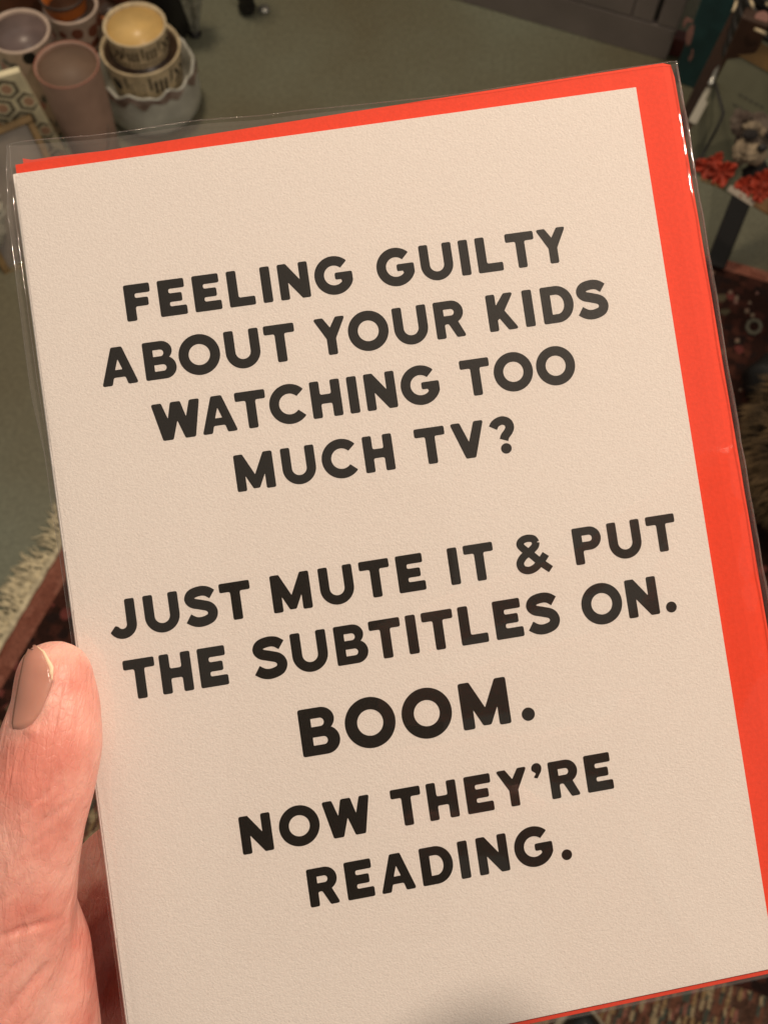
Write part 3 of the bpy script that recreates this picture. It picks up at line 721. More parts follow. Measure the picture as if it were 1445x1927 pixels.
def decal(shapes, c, rb, rt, h, lift=.0006, bm=None):
    """shapes: closed outlines (angle, z) lying just proud of the pot wall"""
    bm = bm or bmesh.new()
    for sh in shapes:
        top = []; bot = []
        for (t, z) in sh:
            for L_, k in ((top, lift), (bot, -.0012)):
                r = outer(rb, rt, h, z) + .001 * (1 - abs(2 * z / h - 1)) + k
                L_.append(bm.verts.new((c[0] + r * math.cos(t), c[1] + r * math.sin(t), c[2] + z)))
        try: bm.faces.new(top)
        except ValueError: continue
        for i in range(len(top)): bm.faces.new((top[i], top[(i + 1) % len(top)], bot[(i + 1) % len(top)], bot[i]))
    return bm
def col_at(px, py, px2, py2):
    """height at which the vertical above the floor point (px, py) passes nearest to (px2, py2)"""
    b_ = at(px, py); best = None
    for k in range(0, 400):
        P = b_ + Vector((0, 0, k * .001)); x, y = scr(P); d = math.hypot(x - px2, y - py2)
        if best is None or d < best[0]: best = (d, k * .001)
    return b_, best[1]
M_mustard = mat('mustard_glaze', (.74, .50, .19), rough=.35, var=.12, scale=25)
M_creamcl = mat('cream_ceramic', (.66, .54, .35), rough=.55, var=.25, scale=60, bump=.0004, bscale=150)
M_mark = mat('charcoal_print', (.022, .016, .012), rough=.7, var=.4, scale=80)
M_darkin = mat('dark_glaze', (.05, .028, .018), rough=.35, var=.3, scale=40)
M_pale = mat('pale_grey_glaze', (.52, .52, .46), rough=.28, var=.18, scale=35, coat=.3)
M_drip = mat('brown_drip_glaze', (.13, .08, .06), rough=.4, var=.5, scale=60, col2=(.24, .19, .16))
M_pink = mat('dusty_pink_ceramic', (.42, .27, .21), rough=.55, var=.12, scale=30, bump=.0003, bscale=90)
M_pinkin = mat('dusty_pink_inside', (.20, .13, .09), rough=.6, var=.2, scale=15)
M_rim = mat('red_clay_rim', (.35, .12, .08), rough=.6)
M_orange = mat('orange_glaze', (.50, .15, .03), rough=.4, var=.2, scale=20)
M_terr = mat('terracotta', (.16, .055, .025), rough=.7, var=.3, scale=25)
M_black = mat('black_metal', (.010, .009, .008), rough=.5)
M_brown = mat('dark_brown_wood', (.055, .026, .014), rough=.5, var=.4, scale=14)

# stack of three on the floor: pale fluted bowl, two printed planters in it
SB_, _h = col_at(292, 196, 265, 100)
r3 = px_radius(SB_ + Vector((0, 0, .04)), 93)
P3 = thing('glazed_planter', SB_, 'rough whitish planter with jagged brown-stained rim, holding two printed pots', 'planter')
h3 = .100
def scallop(t, k, r, z):
    edge = max(0, (z - h3 * .75) / (h3 * .25))
    n_ = noise.noise(Vector((math.cos(t) * 3.2, math.sin(t) * 3.2, 4))); n2 = noise.noise(Vector((math.cos(t) * 9, math.sin(t) * 9, z * 60)))
    return (.0012 * n2 + .0012 * edge * math.sin(t * 9), edge * (.012 * n_ + .0009 * math.sin(t * 11)))
bm_obj('bowl', lathe([(r3 * .80, 0), (r3 * .92, .006), (r3 * .98, .018), (r3, h3 * .5), (r3 * .97, h3 * .8), (r3 * .965, h3), (r3 * .94, h3 + .002), (r3 * .90, h3 - .002), (r3 * .88, h3 * .5), (r3 * .8, .012), (.01, .010)], SB_, 130, scallop), M_pale, P3, True)
bm = bmesh.new()
N_ = 150
g0 = []; g1 = []
for q in range(N_):
    t = 2 * PI * q / N_; w = scallop(t, 0, 0, h3)
    g0.append(bm.verts.new((SB_.x + (r3 * .965 + w[0] + .0012) * math.cos(t), SB_.y + (r3 * .965 + w[0] + .0012) * math.sin(t), h3 + w[1] - .001)))
    dz = .016 + .022 * noise.noise(Vector((math.cos(t) * 4, math.sin(t) * 6, 1)))
    g1.append(bm.verts.new((SB_.x + (r3 * .985 + .0025) * math.cos(t), SB_.y + (r3 * .985 + .0025) * math.sin(t), h3 + w[1] * .5 - dz)))
for q in range(N_): bm.faces.new((g0[q], g0[(q + 1) % N_], g1[(q + 1) % N_], g1[q]))
bm_obj('drip_glaze', bm, M_drip, P3, True)
def printed_pot(c, rb, rt, h, label, inside, rimmat, seed):
    T = thing('printed_planter', c, label, 'planter', 'cream planters with dark printed marks')
    bm_obj('wall', lathe(pot_profile(rb, rt, h), c), M_creamcl, T, True)
    bm_obj('glazed_inside', inner_liner(c, rb, rt, h), inside, T, True)
    bm = tube([Vector((c[0] + rt * math.cos(2 * PI * q / 60), c[1] + rt * math.sin(2 * PI * q / 60), c[2] + h)) for q in range(61)], .0016, 8)
    bm_obj('rim', bm, rimmat, T, True)
    rnd = random.Random(seed); sh = []; n = 10; zs = h
    for q in range(n):
        t0 = 2 * PI * q / n; dt = 2 * PI / n
        for zc, hh in ((h * .70, h * .34), (h * .28, h * .28)):
            kind = rnd.choice('cbdsc')
            if kind == 'c':
                for s_ in range(2):
                    x = t0 + dt * (.22 + .36 * s_); w = dt * .19
                    sh.append([(x, zc + hh * .4), (x + w, zc + hh * .4), (x + w * 2.1, zc), (x + w, zc - hh * .4), (x, zc - hh * .4), (x + w * 1.1, zc)])
            elif kind == 'b':
                for s_ in range(3): z0 = zc - hh * .35 + hh * .28 * s_; sh.append([(t0 + dt * .2, z0), (t0 + dt * .8, z0), (t0 + dt * .8, z0 + hh * .11), (t0 + dt * .2, z0 + hh * .11)])
            elif kind == 'd':
                sh.append([(t0 + dt * (.5 + .26 * math.cos(a_ * PI / 4)), zc + hh * .38 * math.sin(a_ * PI / 4)) for a_ in range(8)])
            else:
                for s_ in range(3): x = t0 + dt * (.22 + .22 * s_); sh.append([(x, zc - hh * .35), (x + dt * .12, zc - hh * .38), (x + dt * .12, zc + hh * .38), (x, zc + hh * .35)])
        sh.append([(t0, h * .05), (t0 + dt * .09, h * .05), (t0 + dt * .09, h * .92), (t0, h * .92)])
    for q in range(48):
        a_ = 2 * PI * q / 48; sh.append([(a_, h * .475), (a_ + 2 * PI / 48, h * .475), (a_ + 2 * PI / 48, h * .50), (a_, h * .50)])
    bm_obj('printed_pattern', decal(sh, c, rb, rt, h), M_mark, T)
    return T
c2 = SB_ + Vector((0, 0, .020)); zr2 = col_at(292, 196, 265, 88)[1]
h2 = zr2 - .020; rt2 = px_radius(SB_ + Vector((0, 0, zr2)), 74)
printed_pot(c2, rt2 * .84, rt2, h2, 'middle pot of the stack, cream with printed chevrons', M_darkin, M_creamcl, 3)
zr1 = col_at(292, 196, 252, 47)[1]; h1 = .085; c1 = SB_ + Vector((0, 0, zr1 - h1)); rt1 = px_radius(SB_ + Vector((0, 0, zr1)), 58)
printed_pot(c1, rt1 * .86, rt1, h1, 'top pot of the stack, with mustard yellow inside', M_mustard, M_creamcl, 8)
print('stack', r3, rt2, zr2, rt1, zr1)

# tall dusty pink pot
B4, h4 = col_at(188, 300, 116, 125)
rt4 = px_radius(B4 + Vector((0, 0, h4)), 60)
T4 = thing('pink_planter', B4, 'tall dusty pink pot with thin red rim, empty', 'planter')
bm_obj('wall', lathe(pot_profile(rt4 * .80, rt4, h4, .003, .0003), B4), M_pink, T4, True)
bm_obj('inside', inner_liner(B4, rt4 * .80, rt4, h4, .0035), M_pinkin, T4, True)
bm_obj('rim', tube([Vector((B4.x + rt4 * math.cos(2 * PI * q / 60), B4.y + rt4 * math.sin(2 * PI * q / 60), h4 + .0005)) for q in range(61)], .0010, 8), M_rim, T4, True)
bm_obj('scratch_mark', tube([Vector((B4.x + (outer(rt4 * .8, rt4, h4, z) + .0016) * math.cos(t), B4.y + (outer(rt4 * .8, rt4, h4, z) + .0016) * math.sin(t), z)) for t, z in [(-.95 + .55 * i / 12, h4 * (.24 + .26 * (i / 12) ** 2)) for i in range(13)]], .0011, 5), M_drip, T4, True)
print('pink', rt4, h4)

# floral pot at the left edge
def floral(basepx, rimpx, half, rb_k, label, m_in, patches, mm, name='floral_planter', nested=None, hmin=None):
    B, h = col_at(*basepx, *rimpx)
    rt = px_radius(B + Vector((0, 0, h)), half); T = thing(name, B, label, 'planter'); rb = rt * rb_k
    bm_obj('wall', lathe(pot_profile(rb, rt, h, .005), B), M_floralbase, T, True)
    bm_obj('inside', inner_liner(B, rb, rt, h, .0055), m_in, T, True)
    rnd = random.Random(patches)
    for nm, m_, n in mm:
        sh = []
        for k in range(n):
            t = rnd.uniform(0, 2 * PI); z = rnd.uniform(.12, .88) * h; r_ = rnd.uniform(.006, .013)
            sh.append([(t + r_ * (1 + .35 * math.sin(5 * a_ * PI / 5)) * math.cos(a_ * PI / 5) / rt, z + r_ * math.sin(a_ * PI / 5)) for a_ in range(10)])
        if n > 60: tag(bm_obj(nm, decal(sh, B, rb, rt, h, .0006), m_, T), kind='stuff')
        else:
            for k, q in enumerate(sh): bm_obj(nm, decal([q], B, rb, rt, h, .0005 + .0001 * (k % 7)), m_, T)
    return T, B, rt, h, rb
M_floralbase = mat('pale_pink_ceramic', (.60, .47, .39), rough=.45, var=.15, scale=40)
M_fpink = mat('pink_petals', (.42, .20, .17), rough=.6); M_fgrey = mat('grey_leaves', (.16, .15, .13), rough=.6); M_frust = mat('rust_flowers', (.20, .065, .035), rough=.6)
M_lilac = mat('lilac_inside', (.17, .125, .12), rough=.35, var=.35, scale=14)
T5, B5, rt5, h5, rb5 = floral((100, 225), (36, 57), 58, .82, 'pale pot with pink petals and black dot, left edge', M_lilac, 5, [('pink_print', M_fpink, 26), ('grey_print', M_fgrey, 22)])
# its black dot: found where the camera sees it
tt_ = min(((math.hypot(scr(Vector((B5.x + outer(rb5, rt5, h5, z) * math.cos(t), B5.y + outer(rb5, rt5, h5, z) * math.sin(t), z)))[0] - 53, scr(Vector((B5.x + outer(rb5, rt5, h5, z) * math.cos(t), B5.y + outer(rb5, rt5, h5, z) * math.sin(t), z)))[1] - 107), t, z)
           for t in [-.1 * k for k in range(32)] for z in [h5 * (.3 + .03 * q) for q in range(22)]))
bm_obj('black_dot', decal([[(tt_[1] + .0115 * math.cos(a_ * PI / 10) / rt5, tt_[2] + .0125 * math.sin(a_ * PI / 10)) for a_ in range(20)]], B5, rb5, rt5, h5, .0016), M_black, T5)
T6, B6, rt6, h6, rb6 = floral((178, 150), (124, 12), 50, .86, 'white pot with small rust flowers, an orange pot in it', M_darkin, 9, [('rust_print', M_frust, 120)])
P7 = B6 + Vector((0, 0, .02)); T7 = thing('orange_planter', P7, 'glossy orange pot nested in the rust flowered pot', 'planter')
bm_obj('wall', lathe(pot_profile(rt6 * .66, rt6 * .80, h6 + .0, .005), P7 + Vector((-.010, 0, 0))), M_orange, T7, True)
bm_obj('dark_rim', tube([Vector((P7.x - .010 + rt6 * .80 * math.cos(2 * PI * q / 60), P7.y + rt6 * .80 * math.sin(2 * PI * q / 60), P7.z + h6)) for q in range(61)], .003, 8), M_brown, T7, True)
for (bx, by, rx_, ry_, hf, lb, mm_) in ((228, 92, 196, 8, 40, 'plain terracotta pot behind the printed stack', M_orange), (262, 60, 240, -40, 46, 'dark clay pot at the back of the pots', M_terr), (60, 70, 10, -45, 60, 'dark clay pot behind the floral pot, cut by the picture edge', M_terr)):
    B, h = col_at(bx, by, rx_, ry_); rt = px_radius(B + Vector((0, 0, h)), hf); T = thing('clay_planter', B, lb, 'planter', 'clay pots at the back')
    bm_obj('wall', lathe(pot_profile(rt * .78, rt, h, .006), B), mm_, T, True); bm_obj('inside', inner_liner(B, rt * .78, rt, h, .0065), M_darkin, T, True)

# ------------------------------------------------------------------ hexagon-print box and the framed picture in front of it
M_hexbase = mat('cream_paper_print', (.82, .74, .50), rough=.6, var=.12, scale=40)
M_hex = mat('grey_hexagon_print', (.19, .165, .115), rough=.6, var=.2, scale=60)
M_dot = mat('peach_dot_print', (.52, .31, .20), rough=.6)
# the near top corner of the leaning box and its right edge
BT = at(38, 135, .26); BR = at(132, 300, .02); edge = (BR - BT); ed = edge.normalized()
side = (at(-110, 165, .26) - BT); side = (side - side.dot(ed) * ed).normalized()
nb = ed.cross(side).normalized()
if nb.dot(CAM - BT) < 0: nb = -nb
BOX = thing('gift_box', BT.lerp(BR, .5) * 1.0, 'cream box printed with grey hexagons and peach spots, leaning beside the pink pot', 'box')
RB = Matrix((side, ed, nb)).transposed()
LW, LH, LT = .26, edge.length + .02, .012
bm_obj('body', box_bm(BT + side * (LW / 2) + ed * (LH / 2) - nb * (LT / 2), (LW, LH, LT), RB, .002), M_hexbase, BOX)
def bpt(x, y, z): return BT + side * x + ed * y + nb * z
bmh = bmesh.new()
pitch = .046; row = 0; yy = -.01
while yy < LH + .02:
    xx = .0 if row % 2 == 0 else pitch / 2
    while xx < LW:
        R0, R1 = .0215, .0145; cx_, cy_ = xx + .012, yy
        O = []; I = []
        for k in range(6):
            t = PI / 6 + k * PI / 3; O.append((cx_ + R0 * math.cos(t), cy_ + R0 * 1.12 * math.sin(t))); I.append((cx_ + R1 * math.cos(t), cy_ + R1 * 1.12 * math.sin(t)))
        cl = lambda q: (min(max(q[0], .0008), LW - .001), min(max(q[1], .0008), LH - .001))
        O = [cl(q) for q in O]; I = [cl(q) for q in I]
        if -.008 < cx_ < LW and -.008 < cy_ < LH:
            Ov = [bmh.verts.new(bpt(*q, .0006)) for q in O]; Iv = [bmh.verts.new(bpt(*q, .0006)) for q in I]; Lo = [bmh.verts.new(bpt(*q, -.001)) for q in O]
            for k in range(6): bmh.faces.new((Ov[k], Ov[(k + 1) % 6], Iv[(k + 1) % 6], Iv[k])); bmh.faces.new((Ov[k], Ov[(k + 1) % 6], Lo[(k + 1) % 6], Lo[k]))
            if .006 < cx_ < LW - .008 and .006 < cy_ < LH - .008:
                bmd = bmesh.new(); D = [bmd.verts.new(bpt(cx_ + .0085 * math.cos(k * PI / 6), cy_ + .0105 * math.sin(k * PI / 6), .0007)) for k in range(12)]; bmd.faces.new(D)
                Dl = [bmd.verts.new(q.co - nb * .001) for q in D]
                for k in range(12): bmd.faces.new((D[k], D[(k + 1) % 12], Dl[(k + 1) % 12], Dl[k]))
                bm_obj('peach_spot', bmd, M_dot, BOX)
        xx += pitch
    yy += .040; row += 1
bm_obj('hexagon_print', bmh, M_hex, BOX)
# framed picture
M_gold = mat('gold_frame', (.22, .14, .055), rough=.35, metal=.4, var=.2, scale=40)
M_photo = mat('pale_glossy_print', (.26, .22, .18), rough=.12, var=.35, scale=8, coat=.8)
FT = BT + side * .010 + ed * .090 + nb * .030
FT = at(57, 214, FT.z)
fe = (at(108, 318, FT.z - .075) - FT).normalized(); fs = (at(-20, 247, FT.z) - FT); fs = (fs - fs.dot(fe) * fe).normalized(); fn = fe.cross(fs)
if fn.dot(CAM - FT) < 0: fn = -fn
RF = Matrix((fs, fe, fn)).transposed(); FW, FH, FB = .17, .235, .013
FR = thing('picture_frame', FT, 'thin gold frame with glossy pale print, in front of the hexagon box', 'picture frame')
def fpt(x, y, z): return FT + fs * x + fe * y + fn * z
for (x, y, w_, h_) in ((FW / 2, FB / 2, FW, FB), (FW / 2, FH - FB / 2, FW, FB), (FB / 2, FH / 2, FB, FH - 2 * FB), (FW - FB / 2, FH / 2, FB, FH - 2 * FB)):
    bm_obj('frame_bar', box_bm(fpt(x, y, 0), (w_ - .0004, h_ - .0004, .012), RF, .0015), M_gold, FR)
bm_obj('print', box_bm(fpt(FW / 2, FH / 2, -.003), (FW - 2 * FB, FH - 2 * FB, .003), RF), M_photo, FR)
# crumpled wrapping below it
M_wrap = mat('crumpled_clear_wrap', (.50, .48, .40), rough=.12, spec=.8, var=.5, scale=60, coat=.6)
bm = bmesh.new(); WP = at(2, 405, .05)
r = bmesh.ops.create_icosphere(bm, subdivisions=5, radius=1)
for v in bm.verts:
    q = v.co.copy(); d = 1 + .28 * noise.noise(q * 2.2) + .16 * (1 - abs(noise.noise(q * 5.5))) + .06 * noise.noise(q * 13)
    v.co = WP + Vector((q.x * .045, q.y * .085, q.z * .050)) * d + Vector((-.022, .03, 0))
tag(bm_obj('crumpled_wrap', bm, M_wrap), 'shiny crumpled cellophane bundle on the floor at the left edge', 'wrapping')

# ------------------------------------------------------------------ things standing at the top edge
M_silver = mat('silver_foil', (.50, .50, .46), rough=.3, metal=.7, var=.4, scale=60)
Bc, hc = col_at(368, 66, 352, -40)
def pleat(t, k, r, z): return (.18 * r * math.cos(7 * t), 0)
CN_ = thing('silver_cone', Bc, 'narrow pleated silver cone behind the printed pots', 'ornament')
bm_obj('pleated_body', lathe([(.004, 0), (.010, .02), (.030, .12), (.036, .2), (.02, .205)], Bc, 84, pleat), M_silver, CN_)
bm_obj('foot', lathe([(.012, 0), (.013, .004), (.006, .008)], Bc, 24), M_black, CN_)
Bd, hd = col_at(332, 62, 310, -40)
T = thing('black_vase', Bd, 'matt black vase between the printed pots and silver cone', 'vase')
bm_obj('body', lathe([(.022, 0), (.03, .01), (.042, .06), (.045, .11), (.03, .17), (.02, .2), (.022, .22), (.017, .22), (.012, .15)], Bd), M_black, T, True)
bm_obj('lip', tube([Vector((Bd.x + .022 * math.cos(q * PI / 15), Bd.y + .022 * math.sin(q * PI / 15), .222)) for q in range(31)], .002, 6), M_brown, T, True)
Be = at(466, 22)
T = thing('furniture_foot', Be, 'small black turned foot at the top edge, right of the silver cone', 'furniture foot')
bm_obj('turned_leg', lathe([(.010, 0), (.016, .004), (.019, .014), (.014, .026), (.018, .032), (.022, .05), (.020, .3), (.01, .3)], Be, 24), M_black, T, True)
bm_obj('castor', lathe([(.012, 0), (.012, .008), (.004, .010)], Be + Vector((.035, .004, 0)), 18), M_silver, T, True)

# ------------------------------------------------------------------ cabinet, top right
A0 = at(700, -46); A1 = at(1252, 114); cu = (A1 - A0).normalized(); cnr = Vector((cu.y, -cu.x, 0))
if cnr.dot(CAM - A1) < 0: cnr = -cnr
RC = Matrix((cu, -cnr, Vector((0, 0, 1)))).transposed()
M_cab = mat('grey_mauve_paint', (.20, .17, .155), rough=.5, var=.12, scale=10)
M_cabp = mat('red_brown_panel', (.16, .085, .065), rough=.5, var=.25, scale=12)
M_groove = mat('dark_groove', (.03, .026, .022), rough=.8)
CBW, CBH, CBD = 1.3, .78, .45
def cpt(x, d, z): return A1 + cu * (-x) + cnr * d + Vector((0, 0, z))
CAB = thing('cabinet', A1, 'grey-mauve painted cabinet with red-brown recessed door panel', 'cabinet')
bm_obj('carcass', box_bm(cpt(CBW / 2, -CBD / 2 - .018, CBH / 2), (CBW, CBD, CBH), RC, .003), M_cab, CAB)
bm_obj('bottom_rail', box_bm(cpt(CBW / 2, -.008, .0365), (CBW, .018, .073), RC, .002), M_cab, CAB)
bm_obj('top_rail', box_bm(cpt(CBW / 2, -.008, CBH - .04), (CBW, .018, .08), RC, .002), M_cab, CAB)
bm_obj('stile', box_bm(cpt(.0205, -.008, (.075 + CBH - .082) / 2), (.041, .018, CBH - .157), RC, .002), M_cab, CAB)
bm_obj('groove', box_bm(cpt(.0455, -.015, (.075 + CBH - .082) / 2), (.0085, .008, CBH - .159), RC), M_groove, CAB)
bm_obj('door_frame', box_bm(cpt(.072, -.008, (.075 + CBH - .082) / 2), (.043, .018, CBH - .157), RC, .002), M_cab, CAB)
bm_obj('door_frame', box_bm(cpt(.095 + .30, -.008, .098), (.60, .018, .045), RC, .002), M_cab, CAB)
bm_obj('moulding', box_bm(cpt(.0985, -.009, .40), (.008, .014, .55), RC, .002), M_groove, CAB)
bm_obj('door_panel', box_bm(cpt(.104 + .29, -.014, .41), (.58, .006, .57), RC), M_cabp, CAB)

# ------------------------------------------------------------------ teal bag, dark easel, print, dog at the right
M_teal = mat('teal_print', (.018, .062, .065), rough=.5, var=.25, scale=20)
M_coral = mat('pale_pink_print', (.34, .17, .14), rough=.6, var=.1, scale=60)
TB0 = at(1262, 152); TB1 = at(1338, 178); tu = (TB1 - TB0).normalized(); tn = Vector((tu.y, -tu.x, 0))
if tn.dot(CAM - TB0) < 0: tn = -tn
RT = Matrix((tu, -tn, Vector((0, 0, 1)))).transposed(); tw = (TB1 - TB0).length
TB = thing('gift_bag', TB0, 'teal gift bag with pale pink bird print beside the cabinet', 'gift bag')
bm = box_bm(TB0 + tu * tw / 2 - tn * .04 + Vector((0, 0, .15)), (tw, .08, .30), RT, .002); bm_obj('body', bm, M_teal, TB)
def tpt(px, py):
    r_ = ray(px, py); P = CAM + r_ * ((TB0 + tn * .0008 - CAM).dot(tn) / r_.dot(tn)); return P
def inlay(name, pts, fpt_, n, m, parent, th=.0008):
    bm = bmesh.new(); a_ = [bm.verts.new(fpt_(*q)) for q in pts]; b_ = [bm.verts.new(v.co - n * th * 2) for v in a_]
    bm.faces.new(a_)
    for i in range(len(a_)): bm.faces.new((a_[i], a_[(i + 1) % len(a_)], b_[(i + 1) % len(a_)], b_[i]))
    return bm_obj(name, bm, m, parent)
inlay('bird_print', [(1284, 52), (1285, 40), (1290, 33), (1297, 36), (1304, 42), (1298, 42), (1292, 42), (1288, 50)], tpt, tn, M_coral, TB)
inlay('bird_print', [(1298, 50), (1306, 47), (1304, 62), (1299, 82), (1292, 88), (1289, 76), (1291, 62)], tpt, tn, M_coral, TB)
inlay('bird_print', [(1301, 92), (1304, 95), (1303, 108), (1297, 117), (1294, 110), (1299, 103)], tpt, tn, M_coral, TB)
Rr = at(1268, 112)
tag(bm_obj('red_box', box_bm(Rr + Vector((.012, .02, .02)), (.045, .03, .04), RC, .002), mat('dull_red_card', (.12, .025, .02), rough=.6, var=.2, scale=40)), 'small dull red box between cabinet and teal bag', 'box')

def beam(name, P, Q, w, th, m, parent, face=None):
    P = Vector(P); Q = Vector(Q); z = (Q - P).normalized(); f_ = (face or (CAM - P)); x = z.cross(f_).normalized(); y = z.cross(x)
    return bm_obj(name, box_bm((P + Q) / 2, (w, th, (Q - P).length), Matrix((x, y, z)).transposed(), .003), m, parent)
EZ = thing('wooden_easel', at(1340, 480), 'dark brown wooden easel on the floor at the right, carrying a pale print', 'easel')
beam('easel_leg', at(1345, 500, .012), at(1424, 300, .17), .036, .022, M_black, EZ)
beam('easel_leg', at(1272, 290, .02), at(1408, 20, .26), .052, .024, M_brown, EZ)
beam('easel_leg', at(1330, 240, .30), at(1425, 30, .50), .040, .024, M_brown, EZ)
beam('ledge', at(1380, 352, .27), at(1470, 405, .27), .020, .022, mat('ochre_wood', (.20, .10, .035), rough=.5, var=.3, scale=30), EZ)
# pale print standing on the ledge
M_sage = mat('sage_print', (.135, .135, .085), rough=.6, var=.12, scale=30)
PQ = [at(1396, 58, .47), at(1520, 124, .47), at(1452, 420, .28), at(1336, 345, .28)]
pn = (PQ[1] - PQ[0]).cross(PQ[3] - PQ[0]).normalized()
if pn.dot(CAM - PQ[0]) < 0: pn = -pn
r_ = (PQ[1] - PQ[0]).normalized(); d_ = (PQ[3] - PQ[0]); d_ = (d_ - d_.dot(r_) * r_); dl = d_.length; d_ = d_.normalized(); rl = (PQ[1] - PQ[0]).length
RP = Matrix((r_, d_, pn)).transposed()
PR = thing('art_print', PQ[0], 'pale sage green print with ochre top band, on the easel behind the dog ornament', 'art print')
bm_obj('board', box_bm(PQ[0] + r_ * rl / 2 + d_ * dl / 2 - pn * .004, (rl, dl, .008), RP, .001), M_sage, PR)
bm_obj('ochre_band', box_bm(PQ[0] + r_ * rl / 2 + d_ * .016 + pn * .0006, (rl - .002, .028, .0028), RP), mat('ochre_print', (.15, .085, .025), rough=.6, var=.2, scale=40), PR)
# small faint writing lines on the print
bm = bmesh.new()
for k in range(2):
    x0 = rl * .40; y0 = dl * (.36 + .075 * k)
    for q in range(5): box_bm(PQ[0] + r_ * (x0 + q * .009) + d_ * y0 + pn * .0004, (.006, .0035, .0008), RP, 0, bm)
bm_obj('faint_writing', bm, mat('faded_ink', (.085, .085, .06), rough=.7), PR)
# black wire stand with a white ticket holder
WS = thing('wire_stand', at(1345, 300, .36), 'thin black wire stand crossing in front of the sage print', 'wire stand')
bm_obj('bent_wire', tube([at(1341, 138, .40), at(1344, 152, .40), at(1352, 182, .40), at(1361, 213, .395), at(1345, 248, .37), at(1318, 297, .34), at(1300, 330, .33)], .0022, 8), M_black, WS, True)
bm_obj('hook', tube([at(1352, 128, .40), at(1346, 136, .405), at(1341, 148, .40), at(1335, 160, .40)], .004, 8), M_silver, WS, True)
beam('white_ticket', at(1336, 166, .38), at(1301, 232, .36), .014, .002, mat('white_ticket_card', (.38, .36, .30), rough=.5), WS)

# dog ornament
M_fur = mat('grey_brown_fur', (.075, .052, .040), rough=.9, col2=(.19, .155, .12), scale=55, bump=.002, bscale=160)
M_furl = mat('pale_fur', (.30, .235, .16), rough=.9, var=.4, scale=80, bump=.002, bscale=200)
M_furd = mat('dark_fur', (.022, .018, .017), rough=.9, var=.4, scale=90)
DZ = .43; DC = at(1412, 262, DZ); pm = depth(DC) / F     # metres per pixel there
rt_, upv = (at(1512, 262, DZ) - DC).normalized(), None
vf = (CAM - DC).normalized(); upv = vf.cross(RW @ Vector((1, 0, 0))).normalized(); rgt = upv.cross(vf).normalized()
def dpt(px, py, fwd=0): return DC + rgt * ((px - 1412) * pm) - upv * ((py - 262) * pm) * 1.0 + vf * fwd
DOG = thing('dog_ornament', DC, 'small schnauzer dog ornament with shaggy face and red ribbon bow', 'ornament')
def blob(px, py, fw, sx, sy, sz, amp=.18, fr=3.0, bm=None, sub=4, seed=0):
    bm = bm or bmesh.new(); r = bmesh.ops.create_icosphere(bm, subdivisions=sub, radius=1); P = dpt(px, py, fw)
    for v in r['verts']:
        q = v.co.copy(); d = 1 + amp * noise.noise(q * fr + Vector((seed, 0, 0))) + amp * .6 * noise.noise(q * fr * 3 + Vector((seed, 3, 0)))
        v.co = P + rgt * q.x * sx * pm * d + upv * q.y * sy * pm * d + vf * q.z * sz * pm * d
    return bm
bm_obj('head', blob(1418, 254, -.012, 34, 38, 30, .2, 3), M_fur, DOG, True)
bm = blob(1422, 288, .014, 22, 18, 20, .3, 3); blob(1398, 284, .006, 14, 22, 14, .35, 3, bm, 4, 5); blob(1432, 250, .012, 7, 8, 6, .2, 3, bm, 3, 2); blob(1412, 240, .008, 18, 9, 12, .3, 4, bm, 3, 2)
bm_obj('muzzle', bm, M_furl, DOG, True)
for k, (x, y, sx, sy) in enumerate(((1384, 232, 12, 22), (1396, 222, 14, 9))):
    bm_obj('ear', blob(x, y, .004, sx, sy, 7, .3, 3, seed=k), M_fur, DOG, True)
bm = blob(1410, 254, .016, 14, 9, 6, .2, 3, None, 3); blob(1447, 254, .016, 12, 8, 6, .2, 3, bm, 3); bm_obj('eye', bm, M_furd, DOG, True)
bm_obj('nose', blob(1433, 277, .034, 9, 8, 6, .03, 2, None, 3), M_black, DOG, True)
bm_obj('chest', blob(1430, 322, -.02, 26, 20, 18, .15, 3), M_furd, DOG, True)
M_bow = mat('red_ribbon', (.38, .040, .016), rough=.6, var=.35, scale=50)
def rosette(px, py, fw, R_, waves, seed, tilt):
    bm = bmesh.new(); P = dpt(px, py, fw); NR, NT = 6, 72; rg = []; rnd = random.Random(seed); ph = rnd.uniform(0, 6)
    ax = (rgt * math.cos(tilt) + upv * math.sin(tilt)); ay = (upv * math.cos(tilt) - rgt * math.sin(tilt))
    for a_ in range(NR + 1):
        k = a_ / NR; ring_ = []
        for q in range(NT):
            t = 2 * PI * q / NT; w = math.sin(t * waves + ph + .6 * math.sin(2 * t)); r_ = R_ * pm * (.06 + .94 * k) * (1 + .16 * k * math.sin(t * 3 + ph) + .08 * k * w)
            ring_.append(bm.verts.new(P + ax * r_ * math.cos(t) + ay * r_ * .85 * math.sin(t) + vf * (pm * R_ * (.34 * k * w + .25 * k * k))))
        rg.append(ring_)
    for a_ in range(NR):
        for q in range(NT): bm.faces.new((rg[a_][q], rg[a_][(q + 1) % NT], rg[a_ + 1][(q + 1) % NT], rg[a_ + 1][q]))
    o = bm_obj('ribbon_ruffle', bm, M_bow, DOG, True); md = o.modifiers.new('t', 'SOLIDIFY'); md.thickness = .0012
for k, (x, y, r_) in enumerate(((1342, 312, 24), (1368, 322, 25), (1355, 300, 15), (1412, 345, 19), (1446, 337, 24), (1440, 356, 18))):
    rosette(x, y, .004 + .004 * k, r_, 6 + k % 3, k + 2, .5 * k)
bm = bmesh.new()
for k in range(5): x = 1330 + k * 9; tube([dpt(x, 330 + k * 3, .014), dpt(x + 4, 337 + k * 3, .014), dpt(x + 9, 338 + k * 3.4, .014)], .0014, 5, bm)
bm_obj('gold_trim', bm, M_gold, DOG, True)
